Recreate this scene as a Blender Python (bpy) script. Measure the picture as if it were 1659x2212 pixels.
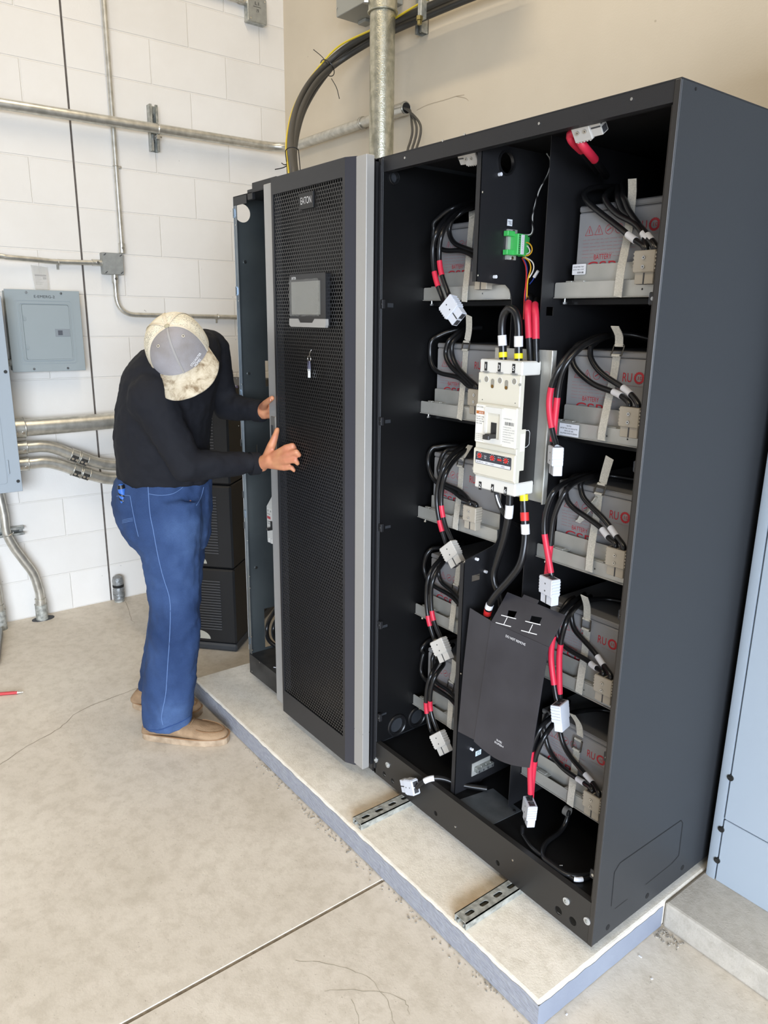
import bpy, bmesh, math, random
from mathutils import Vector, Matrix
random.seed(7)
S = bpy.context.scene
for o in list(bpy.data.objects):
    bpy.data.objects.remove(o)
COL = S.collection

# ------------------------------------------------------------------ camera
CAM = Vector((0.8149, -1.2668, 1.5243)); YAW, PITCH, ROLL, FPX = 0.9141, -0.2558, 0.0138, 1583.5
FWD = Vector((-math.sin(YAW)*math.cos(PITCH), math.cos(YAW)*math.cos(PITCH), math.sin(PITCH)))
_r = Vector((math.cos(YAW), math.sin(YAW), 0)); _u = _r.cross(FWD)
RGT = _r*math.cos(ROLL) + _u*math.sin(ROLL); UPV = -_r*math.sin(ROLL) + _u*math.cos(ROLL)
cd = bpy.data.cameras.new('camera'); cam = bpy.data.objects.new('camera', cd); COL.objects.link(cam)
cd.sensor_fit = 'HORIZONTAL'; cd.sensor_width = 36; cd.lens = 36*FPX/1659; cd.clip_start = .02
M3 = Matrix((RGT, UPV, -FWD)).transposed()
cam.matrix_world = Matrix.Translation(CAM) @ M3.to_4x4()
S.camera = cam
# ------------------------------------------------------------------ world, lights, exposure
w = bpy.data.worlds.new('world'); S.world = w; w.use_nodes = True
nt = w.node_tree; bg = nt.nodes['Background']
tc = nt.nodes.new('ShaderNodeTexCoord'); sp = nt.nodes.new('ShaderNodeSeparateXYZ'); rp = nt.nodes.new('ShaderNodeValToRGB')
mp = nt.nodes.new('ShaderNodeMapRange'); mp.inputs[1].default_value = -1; mp.inputs[2].default_value = 1
nt.links.new(tc.outputs['Generated'], sp.inputs[0]); nt.links.new(sp.outputs['Z'], mp.inputs[0])
nt.links.new(mp.outputs[0], rp.inputs[0]); nt.links.new(rp.outputs[0], bg.inputs[0])
rp.color_ramp.elements[0].position = .35; rp.color_ramp.elements[0].color = (.46, .56, .76, 1)
rp.color_ramp.elements[1].position = .8; rp.color_ramp.elements[1].color = (.78, .74, .66, 1)
bg.inputs[1].default_value = .5
def area(name, loc, target, sx, sy, power, color):
    l = bpy.data.lights.new(name, 'AREA'); l.shape = 'RECTANGLE'; l.size = sx; l.size_y = sy
    l.energy = power; l.color = color
    o = bpy.data.objects.new(name, l); COL.objects.link(o); o.location = loc
    o.rotation_euler = (Vector(target)-Vector(loc)).to_track_quat('-Z', 'Y').to_euler()
    return o
# ceiling strip light that runs along the cabinet row, and the open roll-up door behind the camera
cs = area('ceiling_strip_light', (-.7, 0.05, 4.6), (-.7, 0.05, 0), 3.0, .12, 50, (1, .83, .60))
cs2 = area('ceiling_strip_light_front', (-.4, -2.2, 4.6), (-.4, -2.2, 0), 3.4, .3, 58, (1, .83, .60))
dl = area('open_door_daylight', (4.8, -3.7, 1.5), (1.2, -2.1, -.55), 4.4, 2.4, 370, (.75, .85, 1)); dl.data.spread = math.radians(98)
S.view_settings.view_transform = 'Standard'; S.view_settings.look = 'None'
S.view_settings.exposure = 0.0; S.view_settings.gamma = 1; S.view_settings.use_curve_mapping = False

# ------------------------------------------------------------------ measuring: where a line of sight meets a plane of the room
def ray(px, py): return FWD + RGT*((px-829.5)/FPX) - UPV*((py-1106)/FPX)
def at(px, py, y):
    d = ray(px, py); return CAM + d*((y-CAM.y)/d.y)
def atx(px, py, x):
    d = ray(px, py); return CAM + d*((x-CAM.x)/d.x)
def atz(px, py, z):
    d = ray(px, py); return CAM + d*((z-CAM.z)/d.z)

# ------------------------------------------------------------------ materials
def lin(h):
    h = h.lstrip('#'); c = [int(h[i:i+2], 16)/255 for i in (0, 2, 4)]
    return tuple(v/12.92 if v <= .04045 else ((v+.055)/1.055)**2.4 for v in c) + (1,)
MATS = {}
def mat(name, col, rough=.5, metal=0, noise=0, nscale=20, bump=0, bscale=60, col2=None, spec=.5, alpha=1, trans=0, coat=0, stretch=None):
    if name in MATS: return MATS[name]
    m = bpy.data.materials.new(name); m.use_nodes = True; n = m.node_tree; b = n.nodes['Principled BSDF']
    c1 = lin(col); b.inputs['Base Color'].default_value = c1; b.inputs['Roughness'].default_value = rough
    b.inputs['Metallic'].default_value = metal; b.inputs['Specular IOR Level'].default_value = spec
    b.inputs['Alpha'].default_value = alpha; b.inputs['Transmission Weight'].default_value = trans
    b.inputs['Coat Weight'].default_value = coat
    t = n.nodes.new('ShaderNodeTexCoord'); vec = t.outputs['Object']
    if stretch:
        mg = n.nodes.new('ShaderNodeMapping'); mg.inputs['Scale'].default_value = stretch
        n.links.new(vec, mg.inputs[0]); vec = mg.outputs[0]
    if noise or col2:
        x = n.nodes.new('ShaderNodeTexNoise'); x.inputs['Scale'].default_value = nscale; x.inputs['Detail'].default_value = 5
        n.links.new(vec, x.inputs['Vector'])
        r = n.nodes.new('ShaderNodeValToRGB'); r.color_ramp.elements[0].position = .35; r.color_ramp.elements[1].position = .65
        c2 = lin(col2) if col2 else tuple(min(1, v*(1-noise)) for v in c1[:3])+(1,)
        r.color_ramp.elements[0].color = c2; r.color_ramp.elements[1].color = c1
        n.links.new(x.outputs['Fac'], r.inputs[0]); n.links.new(r.outputs[0], b.inputs['Base Color'])
    if bump:
        x = n.nodes.new('ShaderNodeTexNoise'); x.inputs['Scale'].default_value = bscale; x.inputs['Detail'].default_value = 4
        n.links.new(vec, x.inputs['Vector'])
        bp = n.nodes.new('ShaderNodeBump'); bp.inputs['Strength'].default_value = bump; bp.inputs['Distance'].default_value = .004
        n.links.new(x.outputs['Fac'], bp.inputs['Height']); n.links.new(bp.outputs[0], b.inputs['Normal'])
    MATS[name] = m; return m

black_paint = mat('black powder coat', '#1d1d1f', .45, bump=.15, bscale=900)
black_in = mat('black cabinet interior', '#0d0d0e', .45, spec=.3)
slate = mat('slate powder coat', '#2b2d30', .5, bump=.1, bscale=900)
galv = mat('galvanised steel', '#c0c1bb', .34, .7, col2='#8f938f', nscale=45)
galv_dull = mat('dull galvanised steel', '#b2b2aa', .5, .2, col2='#7f8079', nscale=60)
zinc = mat('zinc plated tray steel', '#bdbcb6', .38, .45, col2='#a5a59f', nscale=6)
emt = mat('conduit steel', '#cfccc2', .3, .7, col2='#b3b0a6', nscale=30)
silver = mat('silver painted trim', '#a9a7a3', .4, .35)
conn_grey = mat('grey connector plastic', '#b9b5ae', .45)
conn_light = mat('light grey connector plastic', '#c6c9d0', .4)
conn_dark = mat('dark socket', '#3a3a3c', .5)
cable_black = mat('black cable rubber', '#161617', .28)
red_sleeve = mat('red heat shrink', '#c4263f', .45)
white_label = mat('white label', '#d9dade', .5)
strap_mat = mat('cotton webbing', '#cfcabd', .9, noise=.2, nscale=300, bump=.6, bscale=500)
batt_mat = mat('grey battery plastic', '#8a8a8b', .5)
batt_lid = mat('dark grey battery lid', '#7b7b7c', .5)
red_print = mat('red print', '#b02a33', .6)
white_plastic = mat('white breaker plastic', '#d6d4cd', .4)
cream_plastic = mat('cream breaker plastic', '#d2cdbd', .42)
yellow = mat('yellow tape', '#e0d220', .4)
black_plastic = mat('black plastic', '#151516', .35)
ink = mat('black ink', '#1a1a1c', .7)
white_ink = mat('white ink', '#e8e8e8', .6)
grey_ink = mat('grey print', '#8a8a88', .7)
steel = mat('bright screw steel', '#c9c9c6', .25, 1)
ansi_grey = mat('grey panel enamel', '#8f989a', .42)
ansi_blue = mat('pale blue grey enamel', '#a3adb6', .4)
dark_gap = mat('dark gap', '#0b0b0c', .8)
copper_orange = mat('orange anodised metal', '#c25a22', .3, .6)
skin_mat = mat('skin', '#c58a63', .5, col2='#b9775a', nscale=25)

# ------------------------------------------------------------------ mesh building
class MB:
    def __init__(s): s.bm = bmesh.new()
    def box(s, a, b, bev=0, rot=None, seg=1):
        a, b = Vector(a), Vector(b); c = (a+b)/2; d = b-a
        m = Matrix.Translation(c) @ (rot.to_4x4() if rot else Matrix()) @ Matrix.Diagonal((abs(d.x), abs(d.y), abs(d.z), 1))
        r = bmesh.ops.create_cube(s.bm, size=1, matrix=m)
        if bev:
            es = list({e for v in r['verts'] for e in v.link_edges})
            bmesh.ops.bevel(s.bm, geom=es, offset=bev, segments=seg, affect='EDGES', profile=.5)
        return s
    def obox(s, c, ax, ay, az, sx, sy, sz, bev=0):
        """box at c with given unit axes and full sizes"""
        m = Matrix.Translation(Vector(c)) @ Matrix((Vector(ax)*sx, Vector(ay)*sy, Vector(az)*sz)).transposed().to_4x4()
        r = bmesh.ops.create_cube(s.bm, size=1, matrix=m)
        if bev:
            es = list({e for v in r['verts'] for e in v.link_edges})
            bmesh.ops.bevel(s.bm, geom=es, offset=bev, segments=1, affect='EDGES', profile=.5)
        return s
    def cyl(s, p0, p1, r, r2=None, seg=20, cap=True):
        p0, p1 = Vector(p0), Vector(p1); d = p1-p0
        m = Matrix.Translation((p0+p1)/2) @ d.to_track_quat('Z', 'Y').to_matrix().to_4x4()
        bmesh.ops.create_cone(s.bm, cap_ends=cap, segments=seg, radius1=r, radius2=r if r2 is None else r2, depth=d.length, matrix=m)
        return s
    def ring(s, p, n, r, t, seg=24, rs=8):
        """torus at p around axis n"""
        q = Vector(n).to_track_quat('Z', 'Y').to_matrix()
        pts = [Vector(p)+q @ Vector((r*math.cos(2*math.pi*i/seg), r*math.sin(2*math.pi*i/seg), 0)) for i in range(seg)]
        return s.sweep(pts, t, rs, closed=True)
    def tubewall(s, p0, p1, r, ri, seg=28):
        p0, p1 = Vector(p0), Vector(p1); q = (p1-p0).to_track_quat('Z', 'Y').to_matrix()
        rows = []
        for p, rad in ((p0, ri), (p0, r), (p1, r), (p1, ri)):
            rows.append([s.bm.verts.new(p+q @ Vector((rad*math.cos(2*math.pi*i/seg), rad*math.sin(2*math.pi*i/seg), 0))) for i in range(seg)])
        for a in range(4):
            A, B = rows[a], rows[(a+1) % 4]
            for i in range(seg): s.bm.faces.new((A[i], A[(i+1) % seg], B[(i+1) % seg], B[i]))
        return s
    def sweep(s, pts, r, seg=10, closed=False, radii=None):
        pts = [Vector(p) for p in pts]; n = len(pts); rows = []
        t0 = (pts[1]-pts[0]).normalized()
        nrm = t0.orthogonal().normalized()
        for i, p in enumerate(pts):
            if closed: t = (pts[(i+1) % n]-pts[i-1]).normalized()
            else: t = (pts[min(i+1, n-1)]-pts[max(i-1, 0)]).normalized()
            nrm = (nrm - t*nrm.dot(t))
            nrm = nrm.normalized() if nrm.length > 1e-6 else t.orthogonal().normalized()
            bn = t.cross(nrm); rr = radii[i] if radii else r
            rows.append([s.bm.verts.new(p+nrm*(rr*math.cos(2*math.pi*k/seg))+bn*(rr*math.sin(2*math.pi*k/seg))) for k in range(seg)])
        for i in range(n if closed else n-1):
            A, B = rows[i], rows[(i+1) % n]
            off = 0
            if closed and i == n-1:
                off = min(range(seg), key=lambda k: (A[0].co-B[k].co).length)
            for k in range(seg):
                s.bm.faces.new((A[k], A[(k+1) % seg], B[(k+1+off) % seg], B[(k+off) % seg]))
        if not closed:
            s.bm.faces.new(list(reversed(rows[0]))); s.bm.faces.new(rows[-1])
        return s
    def tube(s, pts, r, seg=12, sub=8):
        return s.sweep(smooth(pts, sub), r, seg)
    def ribbon(s, pts, wdir, w, th, sub=6):
        """flat strap: a rectangular section swept along pts, width along wdir"""
        P = smooth(pts, sub); wd = Vector(wdir).normalized(); rows = []
        for i, p in enumerate(P):
            t = (P[min(i+1, len(P)-1)]-P[max(i-1, 0)]).normalized()
            ww = (wd - t*wd.dot(t)).normalized(); nn = t.cross(ww)
            rows.append([s.bm.verts.new(p+ww*a+nn*b) for a, b in ((-w/2, -th/2), (w/2, -th/2), (w/2, th/2), (-w/2, th/2))])
        for A, B in zip(rows, rows[1:]):
            for k in range(4): s.bm.faces.new((A[k], A[(k+1) % 4], B[(k+1) % 4], B[k]))
        s.bm.faces.new(list(reversed(rows[0]))); s.bm.faces.new(rows[-1])
        return s
    def prism(s, loops, org, ux, uy, depth):
        """loops[0] is an outline, the rest are holes, in (u,v); extruded by the vector depth"""
        org, ux, uy, depth = Vector(org), Vector(ux), Vector(uy), Vector(depth); es = []
        for lp in loops:
            vs = [s.bm.verts.new(org+ux*u+uy*v) for u, v in lp]
            es += [s.bm.edges.new((vs[i], vs[(i+1) % len(vs)])) for i in range(len(vs))]
        r = bmesh.ops.triangle_fill(s.bm, use_beauty=True, use_dissolve=False, edges=es)
        fs = [g for g in r['geom'] if isinstance(g, bmesh.types.BMFace)]
        e = bmesh.ops.extrude_face_region(s.bm, geom=fs, use_keep_orig=True)
        bmesh.ops.translate(s.bm, verts=[g for g in e['geom'] if isinstance(g, bmesh.types.BMVert)], vec=depth)
        return s
    def ball(s, c, r, seg=16, scale=(1, 1, 1), rot=None):
        m = Matrix.Translation(Vector(c)) @ (rot.to_4x4() if rot else Matrix()) @ Matrix.Diagonal((r*scale[0], r*scale[1], r*scale[2], 1))
        bmesh.ops.create_uvsphere(s.bm, u_segments=seg, v_segments=max(6, seg//2+2), radius=1, matrix=m); return s
    def quad(s, *ps):
        s.bm.faces.new([s.bm.verts.new(Vector(p)) for p in ps]); return s
def smooth(pts, sub=8):
    P = [Vector(p) for p in pts]
    if len(P) < 3: return P
    out = []
    for i in range(len(P)-1):
        a, b, c, d = P[max(i-1, 0)], P[i], P[i+1], P[min(i+2, len(P)-1)]
        for k in range(sub):
            t = k/sub
            out.append(.5*((2*b)+(c-a)*t+(2*a-5*b+4*c-d)*t*t+(3*b-a-3*c+d)*t**3))
    return out+[P[-1]]
def rect(u0, v0, u1, v1): return [(u0, v0), (u1, v0), (u1, v1), (u0, v1)]
def rrect(u0, v0, u1, v1, r, n=5):
    o = []
    for cx, cy, a in ((u1-r, v1-r, 0), (u0+r, v1-r, 90), (u0+r, v0+r, 180), (u1-r, v0+r, 270)):
        o += [(cx+r*math.cos(math.radians(a+90*i/n)), cy+r*math.sin(math.radians(a+90*i/n))) for i in range(n+1)]
    return o
def circ(u, v, r, n=20, ry=None): return [(u+r*math.cos(2*math.pi*i/n), v+(ry or r)*math.sin(2*math.pi*i/n)) for i in range(n)]

def wloc(o):
    p = Vector(o.location)
    while o.parent: o = o.parent; p = p+Vector(o.location)
    return p
def part(name, mb, material, parent=None, smooth_=False, auto=True):
    """link a built mesh (given in room coordinates) as one object, under its thing if there is one"""
    bm = mb.bm if isinstance(mb, MB) else mb
    bmesh.ops.recalc_face_normals(bm, faces=bm.faces)
    me = bpy.data.meshes.new(name); bm.to_mesh(me); bm.free()
    return part_me(name, me, material, parent, smooth_)
def part_me(name, me, material, parent=None, smooth_=False):
    o = bpy.data.objects.new(name, me); COL.objects.link(o)
    if parent:
        off = wloc(parent); o.parent = parent
    else:
        xs = [v.co.x for v in me.vertices]; ys = [v.co.y for v in me.vertices]; zs = [v.co.z for v in me.vertices]
        off = Vector(((min(xs)+max(xs))/2, (min(ys)+max(ys))/2, min(zs))); o.location = off
    me.transform(Matrix.Translation(-off))
    if material: me.materials.append(material)
    if smooth_:
        me.polygons.foreach_set('use_smooth', [True]*len(me.polygons))
        try: me.set_sharp_from_angle(angle=math.radians(40))
        except Exception: pass
    return o
def tag(o, label=None, cat=None, group=None, kind=None):
    if label: o['label'] = label
    if cat: o['category'] = cat
    if group: o['group'] = group
    if kind: o['kind'] = kind
    return o
def thing(name, loc, label, cat, group=None):
    o = bpy.data.objects.new(name, None); COL.objects.link(o); o.location = Vector(loc); o.empty_display_size = .05
    return tag(o, label, cat, group)
def text(name, string, org, ux, uy, height, material, parent, depth=.0006, width=None, align='LEFT', xscale=1, kind=None):
    """lettering standing on the surface through org, along ux, upright along uy"""
    cu = bpy.data.curves.new(name, 'FONT'); cu.body = string; cu.size = 1; cu.align_x = align; cu.extrude = .0
    tmp = bpy.data.objects.new('tmp', cu); COL.objects.link(tmp)
    dg = bpy.context.evaluated_depsgraph_get(); dg.update()
    me = bpy.data.meshes.new_from_object(tmp.evaluated_get(dg)); bpy.data.objects.remove(tmp)
    ux, uy = Vector(ux).normalized(), Vector(uy).normalized(); nz = ux.cross(uy)
    sc = height/.7; sx = sc*xscale
    if width:
        xs = [v.co.x for v in me.vertices]; sx = width/max(1e-6, max(xs)-min(xs))
    for v in me.vertices: v.co = Vector(org)+ux*(v.co.x*sx)+uy*(v.co.y*sc)+nz*depth
    return part_me(name, me, material, parent)
X, Y, Z = Vector((1, 0, 0)), Vector((0, 1, 0)), Vector((0, 0, 1))
def pathy(seq):  # (px, py, y) -> points of the room
    return [at(a, b, c) for a, b, c in seq]
# ================================================================== THE SETTING
XC, YC = -3.1233, 1.033
PADZ, CBZ, CTZ = .0751, .0957, 1.9388
# floor: slab with a sawn joint running out from the pad
SJ = -.551
floor_m = mat('floor', '#b9b09e', .55)
n = floor_m.node_tree; b = n.nodes['Principled BSDF']; t = n.nodes.new('ShaderNodeTexCoord')
def noise_node(n, vec, scale, detail=6, rough=.6, dist=0):
    x = n.nodes.new('ShaderNodeTexNoise'); x.inputs['Scale'].default_value = scale; x.inputs['Detail'].default_value = detail
    x.inputs['Roughness'].default_value = rough; x.inputs['Distortion'].default_value = dist; n.links.new(vec, x.inputs['Vector']); return x.outputs['Fac']
def ramp(n, fac, stops):
    r = n.nodes.new('ShaderNodeValToRGB'); e = r.color_ramp.elements
    while len(e) < len(stops): e.new(.5)
    for k, (p, c) in enumerate(stops): e[k].position = p; e[k].color = lin(c) if isinstance(c, str) else c
    n.links.new(fac, r.inputs[0]); return r.outputs[0]
def mixc(n, fac, a, b_, mode='MIX'):
    m = n.nodes.new('ShaderNodeMix'); m.data_type = 'RGBA'; m.blend_type = mode
    for s, v in ((m.inputs[0], fac), (m.inputs[6], a), (m.inputs[7], b_)):
        if isinstance(v, (int, float)): s.default_value = v
        elif isinstance(v, tuple): s.default_value = v
        else: n.links.new(v, s)
    return m.outputs[2]
def concrete(m, base, dark, light, speck, sc=1.0, bump=.25):
    n = m.node_tree; b = n.nodes['Principled BSDF']; t = n.nodes.new('ShaderNodeTexCoord'); v = t.outputs['Object']
    c = ramp(n, noise_node(n, v, 2.2*sc, 8, .62, .6), [(.3, dark), (.5, base), (.7, light)])
    c2 = ramp(n, noise_node(n, v, 22*sc, 6, .7), [(.38, (.72, .70, .66, 1)), (.55, (1, 1, 1, 1))])
    c = mixc(n, .45, c, c2, 'MULTIPLY')
    c3 = ramp(n, noise_node(n, v, 140*sc, 3, .6), [(.25, lin(speck)), (.34, (1, 1, 1, 1))])
    c = mixc(n, .5, c, c3, 'MULTIPLY')
    n.links.new(c, b.inputs['Base Color'])
    bp = n.nodes.new('ShaderNodeBump'); bp.inputs['Strength'].default_value = bump; bp.inputs['Distance'].default_value = .003
    n.links.new(noise_node(n, v, 120*sc, 6, .7), bp.inputs['Height']); n.links.new(bp.outputs[0], b.inputs['Normal'])
concrete(floor_m, '#cbc2b4', '#c0b7a8', '#d5cdbf', '#8a8276')
m = MB(); x0, x1, y0, y1 = XC-.2, 4.5, -6.5, YC+.2
jl, jr = SJ-.006, SJ+.006
def strip(xa, xb, za, zb): m.quad((xa, y0, za), (xb, y0, zb), (xb, y1, zb), (xa, y1, za))
strip(x0, jl, 0, 0); strip(jr, x1, 0, 0); strip(jl, jl+.002, 0, -.004); strip(jl+.002, jr-.002, -.004, -.004); strip(jr-.002, jr, -.004, 0)
fl = part('floor', m, floor_m); tag(fl, kind='structure')
m = MB(); m.box((jl+.001, -6.4, -.006), (jr-.001, -.2, -.0025))
part('joint_sealant', m, mat('joint sealant', '#8b7f6d', .8, noise=.4, nscale=60), fl)
# hairline crack and scuffs in the slab
crack = mat('crack', '#877d6d', .9)
def hair(pts, w, z=.0006):
    m = MB(); P = smooth([atz(a, b, 0) for a, b in pts], 6)
    rng = random.Random(len(pts)*7+int(pts[0][0]))
    P = [p+Vector((rng.uniform(-.003, .003), rng.uniform(-.003, .003), z)) for p in P]
    for i in range(len(P)-1):
        d = (P[i+1]-P[i]).normalized().cross(Z)*w*rng.uniform(.5, 1.2)
        m.quad(P[i]-d, P[i]+d, P[i+1]+d, P[i+1]-d)
    return m
part('crack', hair([(0, 1652), (60, 1612), (130, 1572), (165, 1540), (230, 1512), (300, 1486)], .0012), crack, fl)
part('crack', hair([(272, 1300), (283, 1335), (290, 1345)], .0010), crack, fl)
scuff = mat('scuff', '#96907f', .8)
for seq in ([(640, 2075), (720, 2085), (790, 2110), (835, 2160), (850, 2212)], [(700, 2140), (800, 2140), (870, 2160), (885, 2190)], [(760, 2160), (775, 2200), (778, 2230)]):
    part('scuff', hair(seq, .0006), scuff, fl)

# left wall: painted concrete block in running bond with a control joint
blk = mat('painted block', '#d6d1c6', .6); n = blk.node_tree; b = n.nodes['Principled BSDF']
t = n.nodes.new('ShaderNodeTexCoord'); sp = n.nodes.new('ShaderNodeSeparateXYZ'); cb = n.nodes.new('ShaderNodeCombineXYZ')
n.links.new(t.outputs['Object'], sp.inputs[0]); n.links.new(sp.outputs['Y'], cb.inputs[0]); n.links.new(sp.outputs['Z'], cb.inputs[1])
br = n.nodes.new('ShaderNodeTexBrick'); n.links.new(cb.outputs[0], br.inputs['Vector'])
br.inputs['Scale'].default_value = 1; br.inputs['Brick Width'].default_value = .4064; br.inputs['Row Height'].default_value = .2032
br.inputs['Mortar Size'].default_value = .0045; br.inputs['Mortar Smooth'].default_value = .5; br.offset = .5; br.offset_frequency = 2
br.inputs['Color1'].default_value = (1, 1, 1, 1); br.inputs['Color2'].default_value = (.955, .955, .95, 1); br.inputs['Mortar'].default_value = (.97, .965, .955, 1)
base = ramp(n, noise_node(n, t.outputs['Object'], 1.4, 5), [(.35, '#d8d4cd'), (.65, '#dfdcd6')])
c = mixc(n, 1.0, base, br.outputs['Color'], 'MULTIPLY')
spk = ramp(n, noise_node(n, t.outputs['Object'], 30, 2, .5), [(.20, (.35, .34, .33, 1)), (.235, (1, 1, 1, 1))])
c = mixc(n, .7, c, spk, 'MULTIPLY'); n.links.new(c, b.inputs['Base Color'])
ad = n.nodes.new('ShaderNodeMath'); ad.operation = 'MULTIPLY_ADD'; ad.inputs[1].default_value = -1.0
sc2 = n.nodes.new('ShaderNodeMath'); sc2.operation = 'MULTIPLY'; sc2.inputs[1].default_value = .16
n.links.new(noise_node(n, t.outputs['Object'], 90, 5, .65), sc2.inputs[0])
n.links.new(br.outputs['Fac'], ad.inputs[0]); n.links.new(sc2.outputs[0], ad.inputs[2])
bp = n.nodes.new('ShaderNodeBump'); bp.inputs['Strength'].default_value = .6; bp.inputs['Distance'].default_value = .0045
n.links.new(ad.outputs[0], bp.inputs['Height']); n.links.new(bp.outputs[0], b.inputs['Normal'])
YJ = -.1342; JW = .005
m = MB()
m.box((XC-.2, -4.5, -.02), (XC, YJ-JW, 4.6)); m.box((XC-.2, YJ+JW, -.02), (XC, YC+.2, 4.6)); m.box((XC-.2, YJ-JW, -.02), (XC-.012, YJ+JW, 4.6))
wl = part('wall_left', m, blk); tag(wl, kind='structure')
# keep the texture's courses counted from the floor and its head joints where the photo has them
wl_off = Vector(wl.location); wl.data.transform(Matrix.Translation(wl_off - Vector((XC, YC-.1476-.2032*1, 0)))); wl.location = (XC, YC-.1476-.2032*1, 0)
m = MB(); rng = random.Random(3); zz = 0
while zz < 4.4:
    h = rng.uniform(.03, .12); dx = rng.uniform(-.0012, .0012)
    m.box((XC-.011, YJ-JW+dx*.5-.0006, zz), (XC-.0045, YJ+JW+dx*.5+.0006, zz+h)); zz += h
part('control_joint_sealant', m, mat('control joint sealant', '#5c554f', .8, noise=.3, nscale=40), wl)
# back wall: smooth painted board
brd = mat('painted wallboard', '#d3c8b6', .6); n = brd.node_tree; b = n.nodes['Principled BSDF']; t = n.nodes.new('ShaderNodeTexCoord')
c = ramp(n, noise_node(n, t.outputs['Object'], 1.1, 4), [(.35, '#c9beaa'), (.65, '#d1c6b2')])
spk = ramp(n, noise_node(n, t.outputs['Object'], 26, 2, .5), [(.19, (.6, .57, .5, 1)), (.22, (1, 1, 1, 1))])
n.links.new(mixc(n, .6, c, spk, 'MULTIPLY'), b.inputs['Base Color'])
bp = n.nodes.new('ShaderNodeBump'); bp.inputs['Strength'].default_value = .12; bp.inputs['Distance'].default_value = .003
n.links.new(noise_node(n, t.outputs['Object'], 160, 4), bp.inputs['Height']); n.links.new(bp.outputs[0], b.inputs['Normal'])
m = MB(); m.box((XC, YC, -.02), (4.5, YC+.2, 4.6)); wb = part('wall_back', m, brd); tag(wb, kind='structure')
m = MB()
for seq in ([(900, 238), (925, 226), (960, 216), (985, 208), (1003, 205)], [(985, 208), (1005, 212), (1012, 218)]):
    P = smooth([at(a, b_, YC-.0005) for a, b_ in seq], 5)
    for i in range(len(P)-1): m.quad(P[i]-Z*.0012, P[i]+Z*.0012, P[i+1]+Z*.0012, P[i+1]-Z*.0012)
part('scuff', m, mat('wall scuff', '#a89a84', .8), wb)

# concrete pads
pad_m = mat('pad concrete', '#c2b8a6', .75); concrete(pad_m, '#e0d9cb', '#d7cfc1', '#e8e1d5', '#958d80', 1.6, .5)
edge_m = mat('blue grey edge paint', '#97999f', .7, col2='#8b8d96', nscale=30, bump=1.0, bscale=55, stretch=(1, 1, 3))
edge_r = mat('light blue edge paint', '#878d99', .6, col2='#7f8592', nscale=8, bump=.2, bscale=40)
PX0, PX1, PY0 = -1.8521, .0107, -.1965
pad = thing('concrete_pad', ((PX0+PX1)/2, .4, 0), 'long low concrete pad with blue painted edges under the black cabinets', 'concrete pad')
m = MB(); m.box((PX0, PY0, 0), (PX1, YC-.002, PADZ), .006, seg=2); part('slab', m, pad_m, pad)
# rust water stains beside the two strut channels
n = pad_m.node_tree; b = n.nodes['Principled BSDF']; src = b.inputs['Base Color'].links[0].from_socket
t = n.nodes.new('ShaderNodeTexCoord'); sp = n.nodes.new('ShaderNodeSeparateXYZ'); n.links.new(t.outputs['Object'], sp.inputs[0])
def mr(v, a, b_, c, d):
    q = n.nodes.new('ShaderNodeMapRange'); q.inputs[1].default_value, q.inputs[2].default_value, q.inputs[3].default_value, q.inputs[4].default_value = a, b_, c, d
    n.links.new(v, q.inputs[0]); return q.outputs[0]
def mul(a, b_):
    q = n.nodes.new('ShaderNodeMath'); q.operation = 'MULTIPLY'; n.links.new(a, q.inputs[0]); n.links.new(b_, q.inputs[1]); return q.outputs[0]
fac = None
ox, oy = (PX0+PX1)/2, .4
for xs in (-.268, -.718):
    k = mul(mr(sp.outputs['X'], xs-.085-ox, xs-ox, 0, 1), mr(sp.outputs['X'], xs-ox, xs+.012-ox, 1, 0))
    k = mul(k, mr(sp.outputs['Y'], -.205-oy, -.15-oy, 0, 1)); k = mul(k, mr(noise_node(n, t.outputs['Object'], 18, 4), .3, .65, .35, 1))
    if fac is None: fac = k
    else:
        q = n.nodes.new('ShaderNodeMath'); q.operation = 'MAXIMUM'; n.links.new(fac, q.inputs[0]); n.links.new(k, q.inputs[1]); fac = q.outputs[0]
h = n.nodes.new('ShaderNodeMath'); h.operation = 'MULTIPLY'; h.inputs[1].default_value = .62; n.links.new(fac, h.inputs[0])
n.links.new(mixc(n, h.outputs[0], src, lin('#b98f4c')), b.inputs['Base Color'])
def wobble(m, p0, p1, h0, h1, nrm, step, seed):
    rng = random.Random(seed); p0, p1 = Vector(p0), Vector(p1); k = int((p1-p0).length/step); prev = None
    for i in range(k+1):
        p = p0.lerp(p1, i/k); a = p+Z*(h0+rng.uniform(0, .002)); b_ = p+Z*(h1+rng.uniform(-.004, .002)); mid = p+Z*((h0+h1)/2)+nrm*rng.uniform(.0, .0012)
        cur = [m.bm.verts.new(q) for q in (a+nrm*.0012, mid+nrm*.0012, b_+nrm*.0012)]
        if prev:
            for j in range(2): m.bm.faces.new((prev[j], cur[j], cur[j+1], prev[j+1]))
        prev = cur
    return m
part('front_edge_paint', wobble(MB(), (PX0, PY0, 0), (PX1+.0012, PY0, 0), .001, PADZ-.006, -Y, .02, 1), edge_m, pad, True)
part('side_edge_paint', wobble(MB(), (PX1, PY0-.0012, 0), (PX1, .285, 0), .001, PADZ-.010, X, .02, 2), edge_r, pad, True)
m = MB(); m.box((.0125, .2885, 0), (4.2, YC-.002, PADZ+.001), .007, seg=2)
pad2 = part('concrete_pad', m, mat('bare pad concrete', '#b7b1a6', .8)); concrete(MATS['bare pad concrete'], '#b9b2a6', '#aca69c', '#c6beb0', '#655f56', 1.6, .5)
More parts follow.
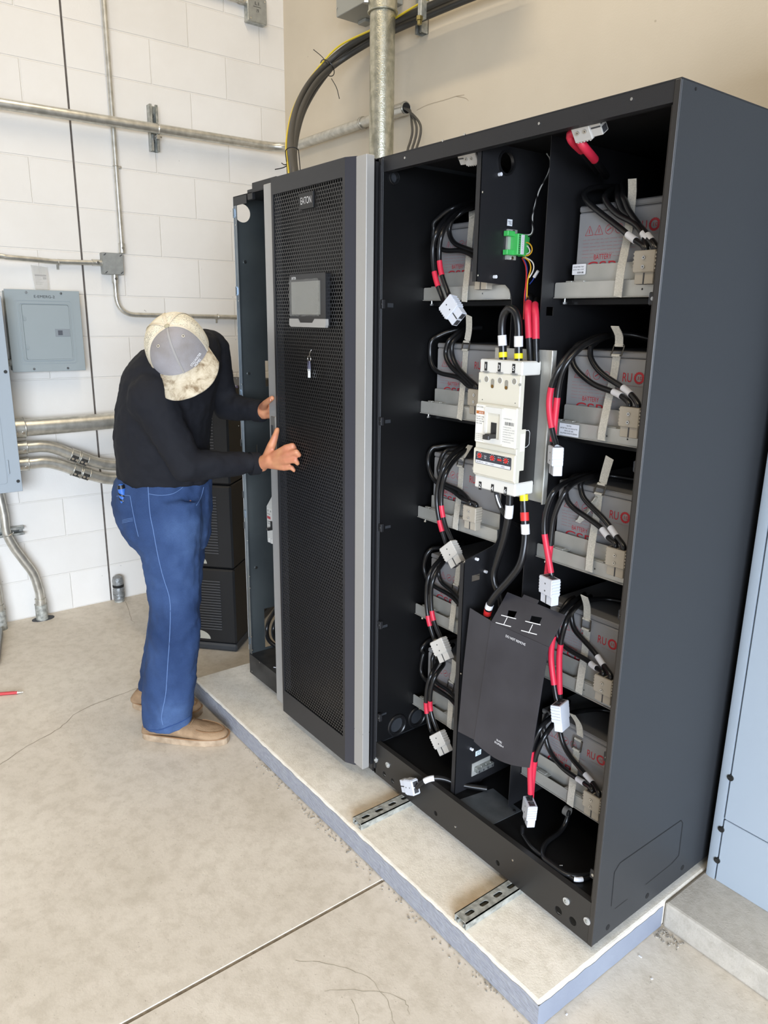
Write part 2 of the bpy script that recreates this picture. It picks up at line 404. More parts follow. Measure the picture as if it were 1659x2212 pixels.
tag(pad2, 'bare grey concrete pad under the pale grey electrical enclosure', 'concrete pad')
# rubble swept into the pad joints
rub = mat('concrete crumbs', '#a8a195', .9, noise=.5, nscale=200)
m = MB(); rng = random.Random(5)
for i in range(260):
    x_ = rng.uniform(PX0+.1, PX1); p = Vector((x_, PY0-rng.random()**2*.03-.0065, .001))
    if -1.80 < x_ < -1.38: p.x = rng.uniform(-1.3, -.1)
    if rng.random() < .25: p = Vector((.02+rng.random()**1.5*.06, .283-rng.random()**1.5*.04, .001))
    r_ = rng.uniform(.0008, .0026); m.box(p-Vector((r_, r_*.8, .001)), p+Vector((r_, r_*.8, r_)), rot=Matrix.Rotation(rng.random()*3, 3, 'Z'))
cr = part('concrete_crumbs', m, rub); tag(cr, 'small concrete crumbs scattered along the foot of the long pad', 'rubble', kind='stuff')
m = MB()
for k, (px, py, ln) in enumerate([(1383, 2067, .009), (1100, 1990, .004), (1408, 2115, .006), (1224, 2192, .006)]):
    p = atz(px, py, .001)
    m = MB(); m.box(p-Vector((ln/2, .002, 0)), p+Vector((ln/2, .002, .002)), .0006, rot=Matrix.Rotation(.6*k, 3, 'Z'))
    tag(part('paper_scrap', m, white_label), ['white paper scrap on the floor right of the long pad', 'tiny white chip at the foot of the long pad', 'small white chip on the floor before the bare grey pad', 'small white chip on the floor near the pad corner'][k], 'scrap')

# strut channels lying under the battery cabinet
def strut(name, p0, p1, up, w, h, material, parent, slots=True, t=.0026, pitch=.05, slot0=.035):
    """C-shaped channel from p0 to p1 (back face uppermost along `up`)"""
    p0, p1, up = Vector(p0), Vector(p1), Vector(up).normalized(); d = (p1-p0); L = d.length; d.normalize(); s = up.cross(d)
    holes = []
    if slots:
        q = slot0
        while q < L-.03:
            holes.append([(q+u, v) for u, v in rrect(-.014, -.0065, .014, .0065, .0064, 6)]); q += pitch
    m = MB(); m.prism([rect(0, -w/2, L, w/2)]+holes, p0, d, s, -up*t)
    for sg in (-1, 1):
        a = p0+s*(sg*(w/2-t/2))-up*(h/2); m.obox(a+d*(L/2), d, s, up, L, t, h)
        a = p0+s*(sg*(w/2-.006))-up*(h-t/2); m.obox(a+d*(L/2), d, s, up, L, .011, t)
        a = p0+s*(sg*(w/2-.0105))-up*(h-.005); m.obox(a+d*(L/2), d, s, up, L, t, .008)
    return part(name, m, material, parent)
st = thing('strut_channel', (-.25, -.1, PADZ), 'slotted steel strut channel under the right end of the battery cabinet', 'strut channel')
strut('channel', (-.2497, -.19, CBZ), (-.2497, .80, CBZ), Z, .0413, CBZ-PADZ, galv_dull, st, slot0=.032)
st2 = thing('strut_channel', (-.70, -.1, PADZ), 'slotted steel strut channel sticking out under the left end of the battery cabinet', 'strut channel')
strut('channel', (-.70, -.184, CBZ), (-.70, .80, CBZ), Z, .0413, CBZ-PADZ, galv_dull, st2, slot0=.032)
# ================================================================== BATTERY CABINET (doorless, open front)
W, DEP = .8634, .86
bc = thing('battery_cabinet', (-W/2, DEP/2, CBZ), 'tall black open-front steel cabinet holding ten shelves of batteries', 'battery cabinet')
m = MB(); m.box((-.014, 0, CBZ), (0, DEP, CTZ), .003); sp_ = part('side_panel', m, slate, bc)
# pressed knockout outline and screw holes on the outside of that panel
ko = mat('knockout line', '#0c0c0d', .8)
def xquadline(m, pts, w, x=.0008):
    for a, b_ in zip(pts, pts[1:]):
        d = (b_-a).normalized(); n_ = d.cross(X)*w/2
        m.quad(*[Vector((x, p.y, p.z)) for p in (a-n_, a+n_, b_+n_, b_-n_)])
kp = [atx(a, b_, 0) for a, b_ in [(1327, 1957), (1327, 1885), (1338, 1865), (1470, 1772), (1475, 1778), (1461, 1862), (1340, 1945)]]
m = MB(); xquadline(m, [atx(1320, 1957, 0), atx(1327, 1884, 0), atx(1339, 1864, 0), atx(1471, 1772, 0), atx(1474.5, 1778, 0), atx(1466, 1848, 0), atx(1450, 1866, 0)], .0022)
part('knockout_line', m, ko, sp_)
m = MB(); xquadline(m, [atx(1450, 1866, 0), atx(1394, 1911, 0)], .0012); part('knockout_line', m, ko, sp_); m = MB(); xquadline(m, [atx(1355, 1942, 0), atx(1328, 1963, 0)], .0012); part('knockout_line', m, ko, sp_)
for px, py in ((1313, 2003), (1398, 1935), (1474, 1874), (1503, 192)):
    p = atx(px, py, 0); r_ = .0075 if py > 1000 else .003
    m = MB(); m.cyl(p-X*.002, p+X*.0006, r_); part('screw_hole', m, ko, sp_)
# left side wall, back, roof, base
m = MB()
slots = [[(u, v) for u, v in rect(a.y, a.z, b_.y, b_.z)] for a, b_ in ((atx(837, 664, -.85), atx(851, 655, -.85)), (atx(832, 915, -.85), atx(845, 906, -.85)), (atx(832, 1143, -.85), atx(845, 1134, -.85)), (atx(826, 1358, -.85), atx(838, 1348, -.85)), (atx(824, 1548, -.85), atx(836, 1538, -.85)))]
gr = [(atx(850, 384, -.85), .017), (atx(856, 1566, -.85), .037), (atx(899, 1548, -.85), .037)]
m.prism([rect(.002, CBZ+.112, DEP, CTZ-.012)]+slots+[circ(p.y, p.z, r_*.8, 24) for p, r_ in gr], (-.852, 0, 0), Y, Z, (.002, 0, 0))
inner = part('inner_wall', m, black_in, bc)
for p, r_ in gr:
    m = MB(); m.tubewall(p-X*.006, p+X*.006, r_, r_*.72); m.ring(p+X*.004, X, r_*.92, r_*.13); part('grommet', m, black_plastic, bc, True)
m = MB(); m.box((-W, 0, CBZ), (-.853, DEP, CTZ), .002); part('side_panel', m, slate, bc)
m = MB(); m.box((-W, DEP-.012, CBZ), (0, DEP, CTZ)); part('back_panel', m, black_in, bc)
m = MB(); m.box((-W, .0, CTZ-.0022), (-.0005, DEP, CTZ)); m.box((-W+.012, .0005, CTZ-.037), (-.014, .003, CTZ-.002)); m.box((-W+.012, .003, CTZ-.037), (-.014, .02, CTZ-.035)); part('roof', m, black_paint, bc)
# door side edge strips at the left front and the ridge on the right post
m = MB(); m.box((-W+.001, -.004, CBZ+.02), (-.853, .001, CTZ-.006), .001); m.box((-.858, -.008, CBZ+.05), (-.8555, -.003, CTZ-.02)); part('hinge_channel', m, black_paint, bc)
m = MB(); m.box((-.013, -.0015, CBZ+.0), (-.0005, .002, CTZ-.002), .001); m.box((-.018, .004, CBZ+.11), (-.012, .02, CTZ-.04)); part('front_post', m, mat('brown black post', '#2a2724', .4), bc)
for px, py in ((826, 657), (823, 910), (823, 1140), (821, 1350), (820, 1550)):
    p = at(px, py, 0); m = MB(); m.box(p-Vector((.006, .004, .012)), p+Vector((.006, .006, .012)), .001); lk = part('latch_keeper', m, black_paint, bc)
    m = MB(); m.cyl(p-Y*.0048, p-Y*.0036, .0025); part('screw', m, steel, lk)
# base: front kick rail with washers and holes, inner floor
m = MB(); m.prism([rect(-W+.001, CBZ, -.001, .2115)]+[circ(at(px, py, 0).x, at(px, py, 0).z, r_, 16) for px, py, r_ in ((830, 1672, .0085), (848, 1687, .0085), (941, 1757, .0075), (1075, 1864, .0075), (1206, 1967, .011), (1237, 1990, .011))], (0, 0, 0), X, Z, (0, .003, 0))
m.box((-W+.001, .003, .2085), (-.001, .016, .2115)); part('kick_rail', m, mat('warm black paint', '#262422', .42), bc)
m = MB(); m.box((-W+.001, .02, CBZ), (-.001, .024, .205)); m.box((-W+.004, .003, .2), (-.014, DEP-.01, .2035)); part('floor_pan', m, black_in, bc)
for px, py in ((812, 1641), (838, 1652), (1224, 1946), (1269, 1989)):
    p = at(px, py, 0); m = MB(); m.cyl(p-Y*.003, p+Y*.001, .0092); ws = part('washer', m, mat('pale zinc washer', '#c9cac8', .4, .6), bc)
    m = MB(); m.cyl(p-Y*.006, p-Y*.003, .004, seg=6); m.cyl(p-Y*.0062, p-Y*.0058, .0016); part('bolt_head', m, galv_dull, ws)
for px, py in ((875, 341), (957, 304), (1004, 290), (1165, 267), (1365, 214), (984, 1786), (1108, 1858)):
    p = at(px, py, 0); m = MB(); m.cyl(p-Y*.0015, p+Y*.001, .0028); part('screw', m, steel, bc)
# bare metal plate screwed on the floor
P4 = [atz(a, b_, .2035) for a, b_ in ((985, 1731), (1065, 1704), (1126, 1752), (1056, 1786))]
m = MB(); m.prism([[(p.x, p.y) for p in P4]], (0, 0, .2035), X, Y, (0, 0, .002)); fp = part('floor_plate', m, mat('bare sheet steel', '#8b8f92', .45, .85, col2='#74787b', nscale=14), bc)
for px, py in ((988, 1730), (1042, 1707), (1111, 1752), (1058, 1784)):
    p = atz(px, py, .206); m = MB(); m.cyl(p, p+Z*.003, .0045, seg=6); part('bolt', m, black_plastic, fp)

# the two partitions of the middle bay
XP = -.512
prof = [(.025, .14), (.025, .905)]
prof += [(.03, .915), (.125, .935), (.14, .942), (.148, .955), (.152, .975), (.152, 1.565)]
prof += [(.149, 1.585), (.140, 1.603), (.125, 1.613), (.025, 1.617), (.025, 1.925), (.80, 1.925), (.80, .21), (.14, .21)]
tt = [circ(.105, 1.888, .024, 20), rect(.055, .848, .085, .866)]
m = MB(); m.prism([prof]+tt, (XP, 0, 0), Y, Z, (.002, 0, 0)); m.box((XP-.014, .025, 1.617), (XP+.002, .027, 1.925)); m.box((XP-.014, .025, .135), (XP+.002, .027, .905))
pt = part('partition', m, black_paint, bc)
m = MB(); m.tubewall((XP-.003, .105, 1.888), (XP+.006, .105, 1.888), .028, .023); part('grommet', m, black_plastic, pt, True)
for px, py in ((1078, 377), (1067, 598), (1028, 1207), (1047, 1234), (1017, 1617)):
    p = atx(px, py, XP+.002); m = MB(); m.cyl(p-X*.001, p+X*.008, .0042, seg=12); part('standoff', m, white_label, pt)
for px, py in ((1043, 415), (1033, 595), (1004, 1213), (996, 1455)):
    p = at(px, py, .025); m = MB(); m.cyl(p-Y*.001, p+Y*.001, .0022); part('screw', m, steel, pt)
m = MB(); m.prism([[(.105, .21), (.105, 1.925), (.8, 1.925), (.8, .21)], rect(.125, 1.54, .15, 1.56)], (-.377, 0, 0), Y, Z, (.002, 0, 0)); part('partition', m, black_paint, bc)
m = MB(); m.box((-.511, .42, .21), (-.377, .424, 1.925)); part('bay_back', m, black_in, bc)
# shelf runners
ZT = [1.5794-.3195*k for k in range(5)]
for k in range(5):
    for x0, x1 in ((-.849, XP-.001), (-.374, -.015)):
        m = MB(); m.box((x0, .175, ZT[k]-.014), (x1, .78, ZT[k]-.002)); part('shelf', m, black_in, bc)
# small right side lock tabs on the post
for px, py in ((1410, 645), (1376, 1009), (1343, 1330), (1311, 1637), (1281, 1890)):
    p = at(px, py, .006); m = MB(); m.box(p-Vector((.009, 0, .012)), p+Vector((.012, .003, .012)), .002); lk = part('lock_tab', m, black_paint, bc)
    m = MB(); m.cyl(p-Y*.002, p+Y*.001, .0036); part('screw', m, steel, lk)

# ------------------------------------------------------------------ trays
def make_tray(x0, z0):
    w = .334
    t = thing('battery_tray', (x0, .148, z0), 'x', 'battery tray')
    m = MB(); a = Vector((x0, .148, z0))
    m.prism([rrect(0, 0, w, .0355, .004, 3)]+[circ(u, .016, .0022, 10) for u in (.180, .235)], a, X, Z, (0, .0018, 0))
    m.box(a+Vector((0, 0, 0)), a+Vector((w, .5, .0018)))
    m.box(a+Vector((0, -.004, 0)), a+Vector((w, .0, .0022)), .0008)
    part('front_lip', m, zinc, t)
    m = MB(); m.box(a+Vector((.032, .0018, .0335)), a+Vector((.088, .02, .0355))); m.box(a+Vector((.145, .0018, .0335)), a+Vector((w-.005, .02, .0355)), .0006)
    m.box(a+Vector((.028, .0025, .0355)), a+Vector((.045, .012, .0385)), .0008); m.box(a+Vector((.055, .0025, .0355)), a+Vector((.08, .014, .0385)), .0008)
    m.box(a+Vector((.15, .0025, .0355)), a+Vector((.2, .012, .0378)), .0008)
    part('folded_flange', m, zinc, t)
    m = MB(); m.prism([rrect(.038, .003, w-.006, .074, .004, 3)], a+Y*.02, X, Z, (0, .0018, 0)); part('upright_plate', m, zinc, t)
    m = MB(); b_ = a+Vector((.022, .012, -.011)); m.cyl(b_, b_+Z*.012, .0028); m.cyl(b_-Z*.002, b_+Z*.003, .0055, seg=6); part('fixing_bolt', m, steel, t)
    return t
def make_battery(x0, z0):
    t = thing('battery', (x0, .182, z0), 'x', 'battery'); a = Vector((x0, .182, z0)); w, d, h = .288, .30, .2
    m = MB(); m.box(a, a+Vector((w, d, h-.0145)), .003); part('case', m, batt_mat, t)
    m = MB(); m.box(a+Vector((-.0006, -.0006, h-.0135)), a+Vector((w+.0006, d, h)), .003); part('lid', m, batt_lid, t)
    F = a-Y*.0004
    def L(u, v): return F+X*u+Z*v
    def lt(s, u, v, hh, wd=None): text('lettering', s, L(u, v), X, Z, hh, red_print, t, depth=.0003, width=wd)
    lt('BATTERY', .050, .082, .011, .047); lt('CSB', .030, .054, .024, .082)
    m = [MB()]
    def ln(u0, v0, u1, v1, w_=.0009):
        d_ = Vector((u1-u0, 0, v1-v0)); n_ = d_.normalized().cross(Y)*w_/2
        m[0].quad(*[L(u, v)-Y*.0003+s*n_ for u, v, s in ((u0, v0, -1), (u0, v0, 1), (u1, v1, 1), (u1, v1, -1))])
    for u in (.022, .048):
        ln(u, .135, u+.022, .135); ln(u, .135, u+.011, .155); ln(u+.022, .135, u+.011, .155); ln(u+.011, .139, u+.011, .148, .0015)
        part('warning_symbol', m[0], red_print, t); m[0] = MB()
    for u in (.086, .112):
        pts = [(u+.010*math.cos(q*math.pi/7), .144+.010*math.sin(q*math.pi/7)) for q in range(15)]
        for (a0, b0), (a1, b1) in zip(pts, pts[1:]): ln(a0, b0, a1, b1)
        ln(u-.005, .141, u+.005, .147, .002)
        part('warning_symbol', m[0], red_print, t); m[0] = MB()
    pts = [(.199+.011*math.cos(q*math.pi/8), .145+.011*math.sin(q*math.pi/8)) for q in range(17)]
    for (a0, b0), (a1, b1) in zip(pts, pts[1:]): ln(a0, b0, a1, b1, .005)
    part('ring_symbol', m[0], red_print, t)
    lt('10', .193, .141, .008, .011); lt('RU', .155, .135, .02, .024); lt('CE', .221, .137, .016, .022)
    m[0] = MB(); rng = random.Random(4)
    for k in range(6):
        u = .017
        while u < .125+.02*(k % 2):
            l_ = rng.uniform(.006, .02); ln(u, .125-.0075*k, u+l_, .125-.0075*k, .0013); u += l_+.003
    u = .168
    while u < .245: ln(u, .127, u+.012, .127, .001); u += .015
    part('small_print', m[0], mat('faded red print', '#96797a', .6), t)
    return t
def copy_thing(src, delta, label, group=None):
    r = src.copy(); COL.objects.link(r); r.location = Vector(src.location)+Vector(delta); r['label'] = label
    if group: r['group'] = group
    for ch in list(src.children):
        c = ch.copy(); COL.objects.link(c); c.parent = r
        for g_ in ch.children:
            d_ = g_.copy(); COL.objects.link(d_); d_.parent = c
    return r
ORD = ['top', 'second', 'third', 'fourth', 'bottom']
tray0 = make_tray(-.8488, ZT[0]); batt0 = make_battery(-.821, ZT[0]+.003)
for k in range(5):
    for side, dx in (('left', 0), ('right', .4757)):
        lab = f'zinc plated steel battery tray on the {ORD[k]} shelf of the {side} column'
        blab = f'grey battery with red print on the {ORD[k]} shelf of the {side} column'
        if k == 0 and dx == 0:
            tray0['label'] = lab; batt0['label'] = blab; tray0['group'] = 'battery trays in the open cabinet'; batt0['group'] = 'batteries in the open cabinet'
        else:
            copy_thing(tray0, (dx, 0, -.3195*k), lab, 'battery trays in the open cabinet')
            copy_thing(batt0, (dx, 0, -.3195*k), blab, 'batteries in the open cabinet')
# labels stuck on two right hand trays
tc_ = mat('white tray sticker', '#d5d8de', .4)
p = at(1251, 582, .166); st_ = thing('tray_sticker', p, 'small white printed sticker on the top right battery tray', 'sticker')
m = MB(); m.prism([rrect(-.019, -.0115, .019, .0115, .002, 3)], p, X, Z, (0, -.0006, 0)); part('paper', m, tc_, st_)
text('lettering', 'UPS BATTERY TRAY', p+Vector((-.016, -.0007, .004)), X, Z, .003, ink, st_, width=.03); text('lettering', 'S/N 40-177', p+Vector((-.016, -.0007, -.002)), X, Z, .0028, ink, st_, width=.03)
m = MB(); rng = random.Random(1); u = -.004
while u < .014: m.quad(*[p+Vector((u+a, -.0008, b_)) for a, b_ in ((0, -.009), (.0006, -.009), (.0006, -.005), (0, -.005))]); u += rng.choice((.0009, .0013, .0018))
part('barcode', m, ink, st_)
p = at(1229, 929, .1435); st_ = thing('caution_sticker', p, 'white caution sticker on the second tray of the right column', 'sticker')
m = MB(); m.prism([rect(-.029, -.0145, .029, .0145)], p, X, Z, (0, -.0006, 0)); part('paper', m, tc_, st_)
for s_, v, wd in (('CAUTION', .008, .014), ('BATTERY TRAY CAN WEIGH UP TO', .002, .05), ('150 KG (331 LBS)', -.004, .026), ('USE LIFTING DEVICE TO REMOVE', -.010, .05)):
    text('lettering', s_, p+Vector((-wd/2, -.0007, v)), X, Z, .0032, ink, st_, width=wd)
# ================================================================== CONNECTORS AND CABLES IN THE BATTERY CABINET
RC = .0066
def arcpts(P):
    s = [0]
    for a, b_ in zip(P, P[1:]): s.append(s[-1]+(b_-a).length)
    return s
def cut(P, t0, t1):
    """the stretch of a path between two fractions of its length"""
    s = arcpts(P); L = s[-1]; out = []
    def pt(d):
        for i in range(len(P)-1):
            if s[i+1] >= d: return P[i].lerp(P[i+1], (d-s[i])/max(1e-9, s[i+1]-s[i]))
        return P[-1]
    n_ = max(4, int((t1-t0)*L/.006))
    return [pt(L*(t0+(t1-t0)*i/n_)) for i in range(n_+1)]
def clampc(p, r):
    """keep a cable point out of the batteries, the cabinet floor, its walls and its sill"""
    p = Vector(p)
    if not (-.86 < p.x < 0 and -.01 < p.y < .6 and .15 < p.z < 1.94): return p
    for z0 in ZT:
        top = z0+.2110+r
        if z0-.02 < p.z < top and p.y > .1755-r and (-.84 < p.x < -.515 or -.37 < p.x < -.03):
            dy, dz = p.y-(.1755-r), top-p.z
            if dz < dy: p.z = top
            else: p.y = .1755-r
    if p.x < -.5: p.x = max(p.x, -.848+r*1.2)
    if p.z < .205+r and p.y > .018: p.z = .205+r
    if p.z < .2118+r and p.y < .017+r: p.z = max(p.z, .2125+r) if p.y < .008 else p.z; p.y = max(p.y, .0175+r) if p.y >= .008 else p.y
    return p
def cable(parent, pts, r=RC, material=cable_black, labels=(), sub=8, name='cable'):
    """a cable along pts, with (t0, t1, material, name) bands slipped over it"""
    P = [clampc(p, r) for p in smooth(pts, sub)]
    for k in range(2):
        for _ in range((5, 2)[k]): P = [P[0]]+[(P[i-1]+P[i]*2+P[i+1])/4 for i in range(1, len(P)-1)]+[P[-1]]
        if k == 0: P = [clampc(p, r) for p in P]
    o = part(name, MB().sweep(P, r, 12), material, parent, True)
    for t0, t1, mt, nm in labels:
        part(nm, MB().sweep(cut(P, t0, t1), r*1.13, 12), mt, o, True)
    return o
def connector(parent, c, down, face, w=.05, material=conn_grey, screws=True, name='connector_housing', L=.043, d=.026):
    """two-pole battery plug: c the middle of its back half, `down` towards its mating end, `face` the normal of its broad side"""
    c = Vector(c); dn = Vector(down).normalized(); f = Vector(face); f = (f-dn*f.dot(dn)).normalized(); s = dn.cross(f)
    m = MB(); m.obox(c, s, f, dn, w, d, L, .0015)
    m.obox(c+dn*(L/2+.011)-f*.002, s, f, dn, w*.88, d*.8, .024, .001)
    h = part(name, m, material, parent)
    for sg in (-1, 1):
        m = MB()
        for k in range(5): m.obox(c+dn*(-L/2+.006+.0075*k)+s*sg*(w/2+.0006), s, f, dn, .0022, d*.9, .0034)
        part('grip_ribs', m, material, h)
    m = MB(); m.obox(c+dn*(L/2+.012)+f*(d*.4-.002+.0003), s, f, dn, .003, .001, .022); part('plug_groove', m, conn_dark, h)
    m = MB()
    for k in (-1, 1): m.obox(c+dn*(L/2+.0232)+s*k*w*.22-f*.002, s, f, dn, w*.32, d*.56, .0008); 
    part('contact_opening', m, conn_dark, h)
    m = MB()
    for k in (-1, 1): m.obox(c-dn*(L/2+.0002)+s*k*w*.22, s, f, dn, w*.36, d*.6, .0008)
    part('cable_entry', m, conn_dark, h)
    for k in (-.009, .009):
        p = c+dn*(k+.002)+f*(d/2)
        if screws:
            m = MB(); m.cyl(p-f*.001, p+f*.003, .0038, seg=12); sc_ = part('screw', m, steel, h)
            m = MB(); m.cyl(p+f*.0028, p+f*.0032, .0016, seg=6); part('screw_socket', m, conn_dark, sc_)
        else:
            m = MB(); m.cyl(p-f*.001, p+f*.0003, .002, seg=10); part('rivet_hole', m, conn_dark, h)
    return h
lab2 = lambda a: (a, a+.09, white_label, 'cable_label')
SIDE = {'L': 'left', 'R': 'right'}
# tray plugs: connector screwed to each tray lip with the cables that run up over the battery
TP = {
 ('R', 0): [[(1380, 542, .128), (1366, 515, .146), (1335, 489, .158), (1296, 459, .164), (1268, 435, .166), (1262, 419, .176), (1274, 408, .20), (1300, 404, .25), (1328, 403, .32)],
            [(1397, 541, .128), (1390, 506, .146), (1370, 482, .158), (1335, 464, .164), (1312, 440, .166), (1308, 424, .178), (1316, 413, .21), (1335, 406, .27)],
            [(1412, 541, .13), (1387, 496, .156), (1359, 457, .166), (1349, 428, .172), (1345, 400, .22), (1350, 392, .29)],
            [(1404, 541, .140), (1370, 475, .168), (1345, 454, .172), (1335, 424, .176), (1334, 404, .24)]],
 ('R', 1): [[(1349, 880, .128), (1332, 849, .146), (1285, 832, .158), (1248, 802, .164), (1236, 775, .168), (1249, 751, .182), (1285, 731, .22), (1330, 722, .28)],
            [(1369, 880, .128), (1353, 842, .146), (1302, 809, .158), (1278, 778, .164), (1277, 755, .172), (1295, 734, .20), (1330, 722, .24), (1370, 724, .27), (1410, 735, .29)]],
 ('R', 2): [[(1321, 1184, .128), (1313, 1160, .140), (1297, 1139, .150), (1270, 1119, .158), (1241, 1099, .164), (1227, 1083, .166), (1223, 1064, .17), (1235, 1047, .185), (1261, 1030, .22), (1290, 1024, .28)],
            [(1338, 1186, .128), (1329, 1155, .142), (1308, 1125, .152), (1279, 1096, .160), (1261, 1076, .164), (1256, 1058, .17), (1264, 1041, .19), (1283, 1030, .22), (1310, 1027, .25), (1340, 1031, .27), (1375, 1038, .28)]],
 ('R', 3): [[(1293, 1460, .128), (1283, 1440, .142), (1268, 1426, .15), (1240, 1410, .16), (1218, 1395, .166), (1203, 1375, .168), (1208, 1340, .172), (1240, 1305, .21)],
            [(1311, 1466, .128), (1302, 1435, .142), (1286, 1411, .152), (1262, 1384, .162), (1243, 1363, .166), (1236, 1340, .17), (1246, 1312, .19), (1275, 1299, .23), (1310, 1302, .27), (1350, 1312, .29)]],
 ('R', 4): [[(1268, 1712, .128), (1247, 1682, .146), (1213, 1657, .158), (1188, 1623, .166), (1179, 1590, .17), (1190, 1560, .20), (1220, 1545, .25)],
            [(1285, 1718, .128), (1277, 1687, .146), (1247, 1653, .158), (1222, 1619, .166), (1211, 1583, .17), (1222, 1556, .19), (1250, 1546, .23), (1290, 1552, .28), (1320, 1560, .30)]],
 ('L', 0): [[(1036, 573, .128), (1031, 546, .146), (1005, 536, .158), (984, 527, .164), (973, 512, .168), (971, 494, .17), (980, 474, .174), (1001, 457, .19), (1026, 444, .24), (1050, 436, .32)],
            [(1041, 575, .128), (1028, 557, .14), (1014, 548, .15), (993, 541, .158), (960, 541, .164), (934, 524, .168), (930, 503, .170), (940, 480, .174), (961, 459, .18), (987, 446, .20), (1020, 436, .27)]],
 ('L', 1): [[(1026, 848, .128), (1024, 838, .135), (1001, 815, .15), (974, 792, .16), (962, 765, .168), (971, 738, .174), (995, 714, .21), (1020, 706, .28)],
            [(1019, 848, .128), (1015, 837, .14), (991, 815, .152), (947, 805, .164), (931, 782, .168), (931, 751, .172), (947, 726, .19), (988, 712, .23), (1040, 708, .30)],
            [(1033, 848, .128), (1005, 812, .15), (984, 786, .165), (977, 757, .172), (995, 722, .20), (1015, 708, .26)]],
 ('L', 2): [[(1021, 1099, .128), (1010, 1076, .142), (991, 1058, .152), (971, 1050, .158), (955, 1040, .164), (948, 1018, .17), (952, 1001, .172), (966, 981, .186), (994, 965, .22), (1030, 950, .3)],
            [(1008, 1099, .128), (997, 1076, .142), (978, 1060, .154), (942, 1042, .164), (928, 1017, .168), (926, 993, .172), (936, 973, .18), (958, 963, .2), (991, 963, .24)]],
 ('L', 3): [[(1000, 1322, .128), (996, 1300, .142), (975, 1275, .156), (955, 1259, .166), (948, 1240, .17), (956, 1215, .184), (975, 1200, .22)],
            [(1004, 1325, .128), (995, 1309, .142), (975, 1287, .154), (941, 1268, .164), (922, 1250, .168), (917, 1222, .172), (930, 1196, .184), (957, 1187, .22), (1000, 1180, .3)]],
 ('L', 4): [[(995, 1540, .128), (988, 1513, .142), (968, 1490, .156), (943, 1474, .166), (935, 1450, .17), (945, 1425, .19), (965, 1412, .24)],
            [(998, 1543, .128), (988, 1526, .14), (970, 1506, .152), (936, 1483, .164), (912, 1460, .168), (907, 1427, .172), (918, 1404, .186), (938, 1394, .22), (985, 1385, .3)]],
}
for (sd, k), paths in TP.items():
    xc = -.593 if sd == 'L' else -.1185
    zc = ZT[k]+.069
    t = thing('tray_plug', (xc, .13, zc), f'beige plug with black cables screwed to the {ORD[k]} battery tray of the {SIDE[sd]} column', 'battery plug', 'plugs screwed to the battery trays')
    connector(t, (xc, .128, zc), -Z, -Y, material=mat('beige connector plastic', '#a59d8f', .45))
    for i, seq in enumerate(paths):
        pts = pathy(seq); off = Vector((xc+(-.011 if i % 2 == 0 else .011)+(.004*(i//2)), .128, zc+.018))
        pts = [off, off+Z*.012]+pts[1:]
        cable(t, pts, labels=[(.12, .20, white_label, 'cable_label')] if sd == 'R' else ())
# hanging harnesses: a pair of cables out of the top of each battery string, red sleeves, loose plug
def harness(k, sd, paths, sleeves, c, end, face, material, lab, w=.05, sl_pr=True):
    P = [pathy(q) for q in paths]; c = at(*c); end = at(*end); dn = end-c
    t = thing('battery_harness', c, lab, 'cable harness', 'loose battery plugs on hanging cables')
    connector(t, c, dn, face, w, material, screws=False)
    s = dn.normalized().cross(Vector(face)).normalized()
    for i, pts in enumerate(P):
        e = c-dn.normalized()*.02+s*(w*.22*(1 if (pts[-1]-c).dot(s) > 0 else -1))
        if i == 1 and (P[0][-1]-c).dot(s)*(P[1][-1]-c).dot(s) > 0: e = c-dn.normalized()*.02-s*(w*.22*(1 if (P[0][-1]-c).dot(s) > 0 else -1))
        o = cable(t, pts+[e], labels=[(sleeves[i][0], sleeves[i][1], red_sleeve, 'red_sleeve')])
HC = conn_light
def yy(seq, y0, y1):
    n_ = len(seq); return [(a, b_, y0+(y1-y0)*min(1, i/(n_*.32))) for i, (a, b_) in enumerate(seq)]
harness(0, 'L', [yy([(1008, 445), (979, 457), (956, 480), (942, 506), (935, 533), (936, 573), (943, 609), (955, 641)], .24, .10), yy([(1020, 444), (993, 455), (968, 480), (954, 508), (949, 538), (950, 573), (957, 603), (969, 635)], .24, .10)],
        [(.70, .81), (.66, .77)], (974, 664, .085), (998, 700, .085), (.15, -1, .1), HC, 'grey plug with two short red sleeves hanging in front of the top left tray')
harness(2, 'L', [yy([(1015, 962), (1000, 968), (978, 981), (958, 1011), (947, 1043), (943, 1079), (948, 1120), (956, 1151), (966, 1182)], .24, .10), yy([(1025, 965), (1008, 972), (981, 995), (963, 1024), (955, 1055), (953, 1092), (960, 1128), (968, 1150), (980, 1176)], .24, .10)],
        [(.76, .84), (.66, .75)], (974, 1190, .085), (995, 1232, .085), (.15, -1, .1), conn_grey, 'beige grey plug hanging just above the fourth tray of the left column')
harness(3, 'L', [yy([(975, 1190), (961, 1201), (939, 1221), (925, 1248), (921, 1284), (923, 1323), (930, 1357), (941, 1388)], .24, .10), yy([(982, 1196), (966, 1208), (948, 1228), (934, 1257), (931, 1287), (933, 1323), (941, 1352), (955, 1384)], .24, .10)],
        [(.72, .80), (.70, .78)], (952, 1396, .085), (969, 1438, .085), (.15, -1, .1), conn_grey, 'beige grey plug hanging above the bottom tray of the left column')
harness(4, 'L', [yy([(965, 1416), (950, 1427), (934, 1452), (923, 1481), (920, 1522), (924, 1551), (932, 1582)], .24, .10), yy([(978, 1420), (964, 1431), (943, 1456), (932, 1485), (929, 1522), (934, 1549), (946, 1580)], .24, .10)],
        [(.66, .75), (.66, .75)], (950, 1597, .085), (970, 1642, .085), (.15, -1, .1), conn_grey, 'beige grey plug hanging lowest in the left column, over the cabinet floor')
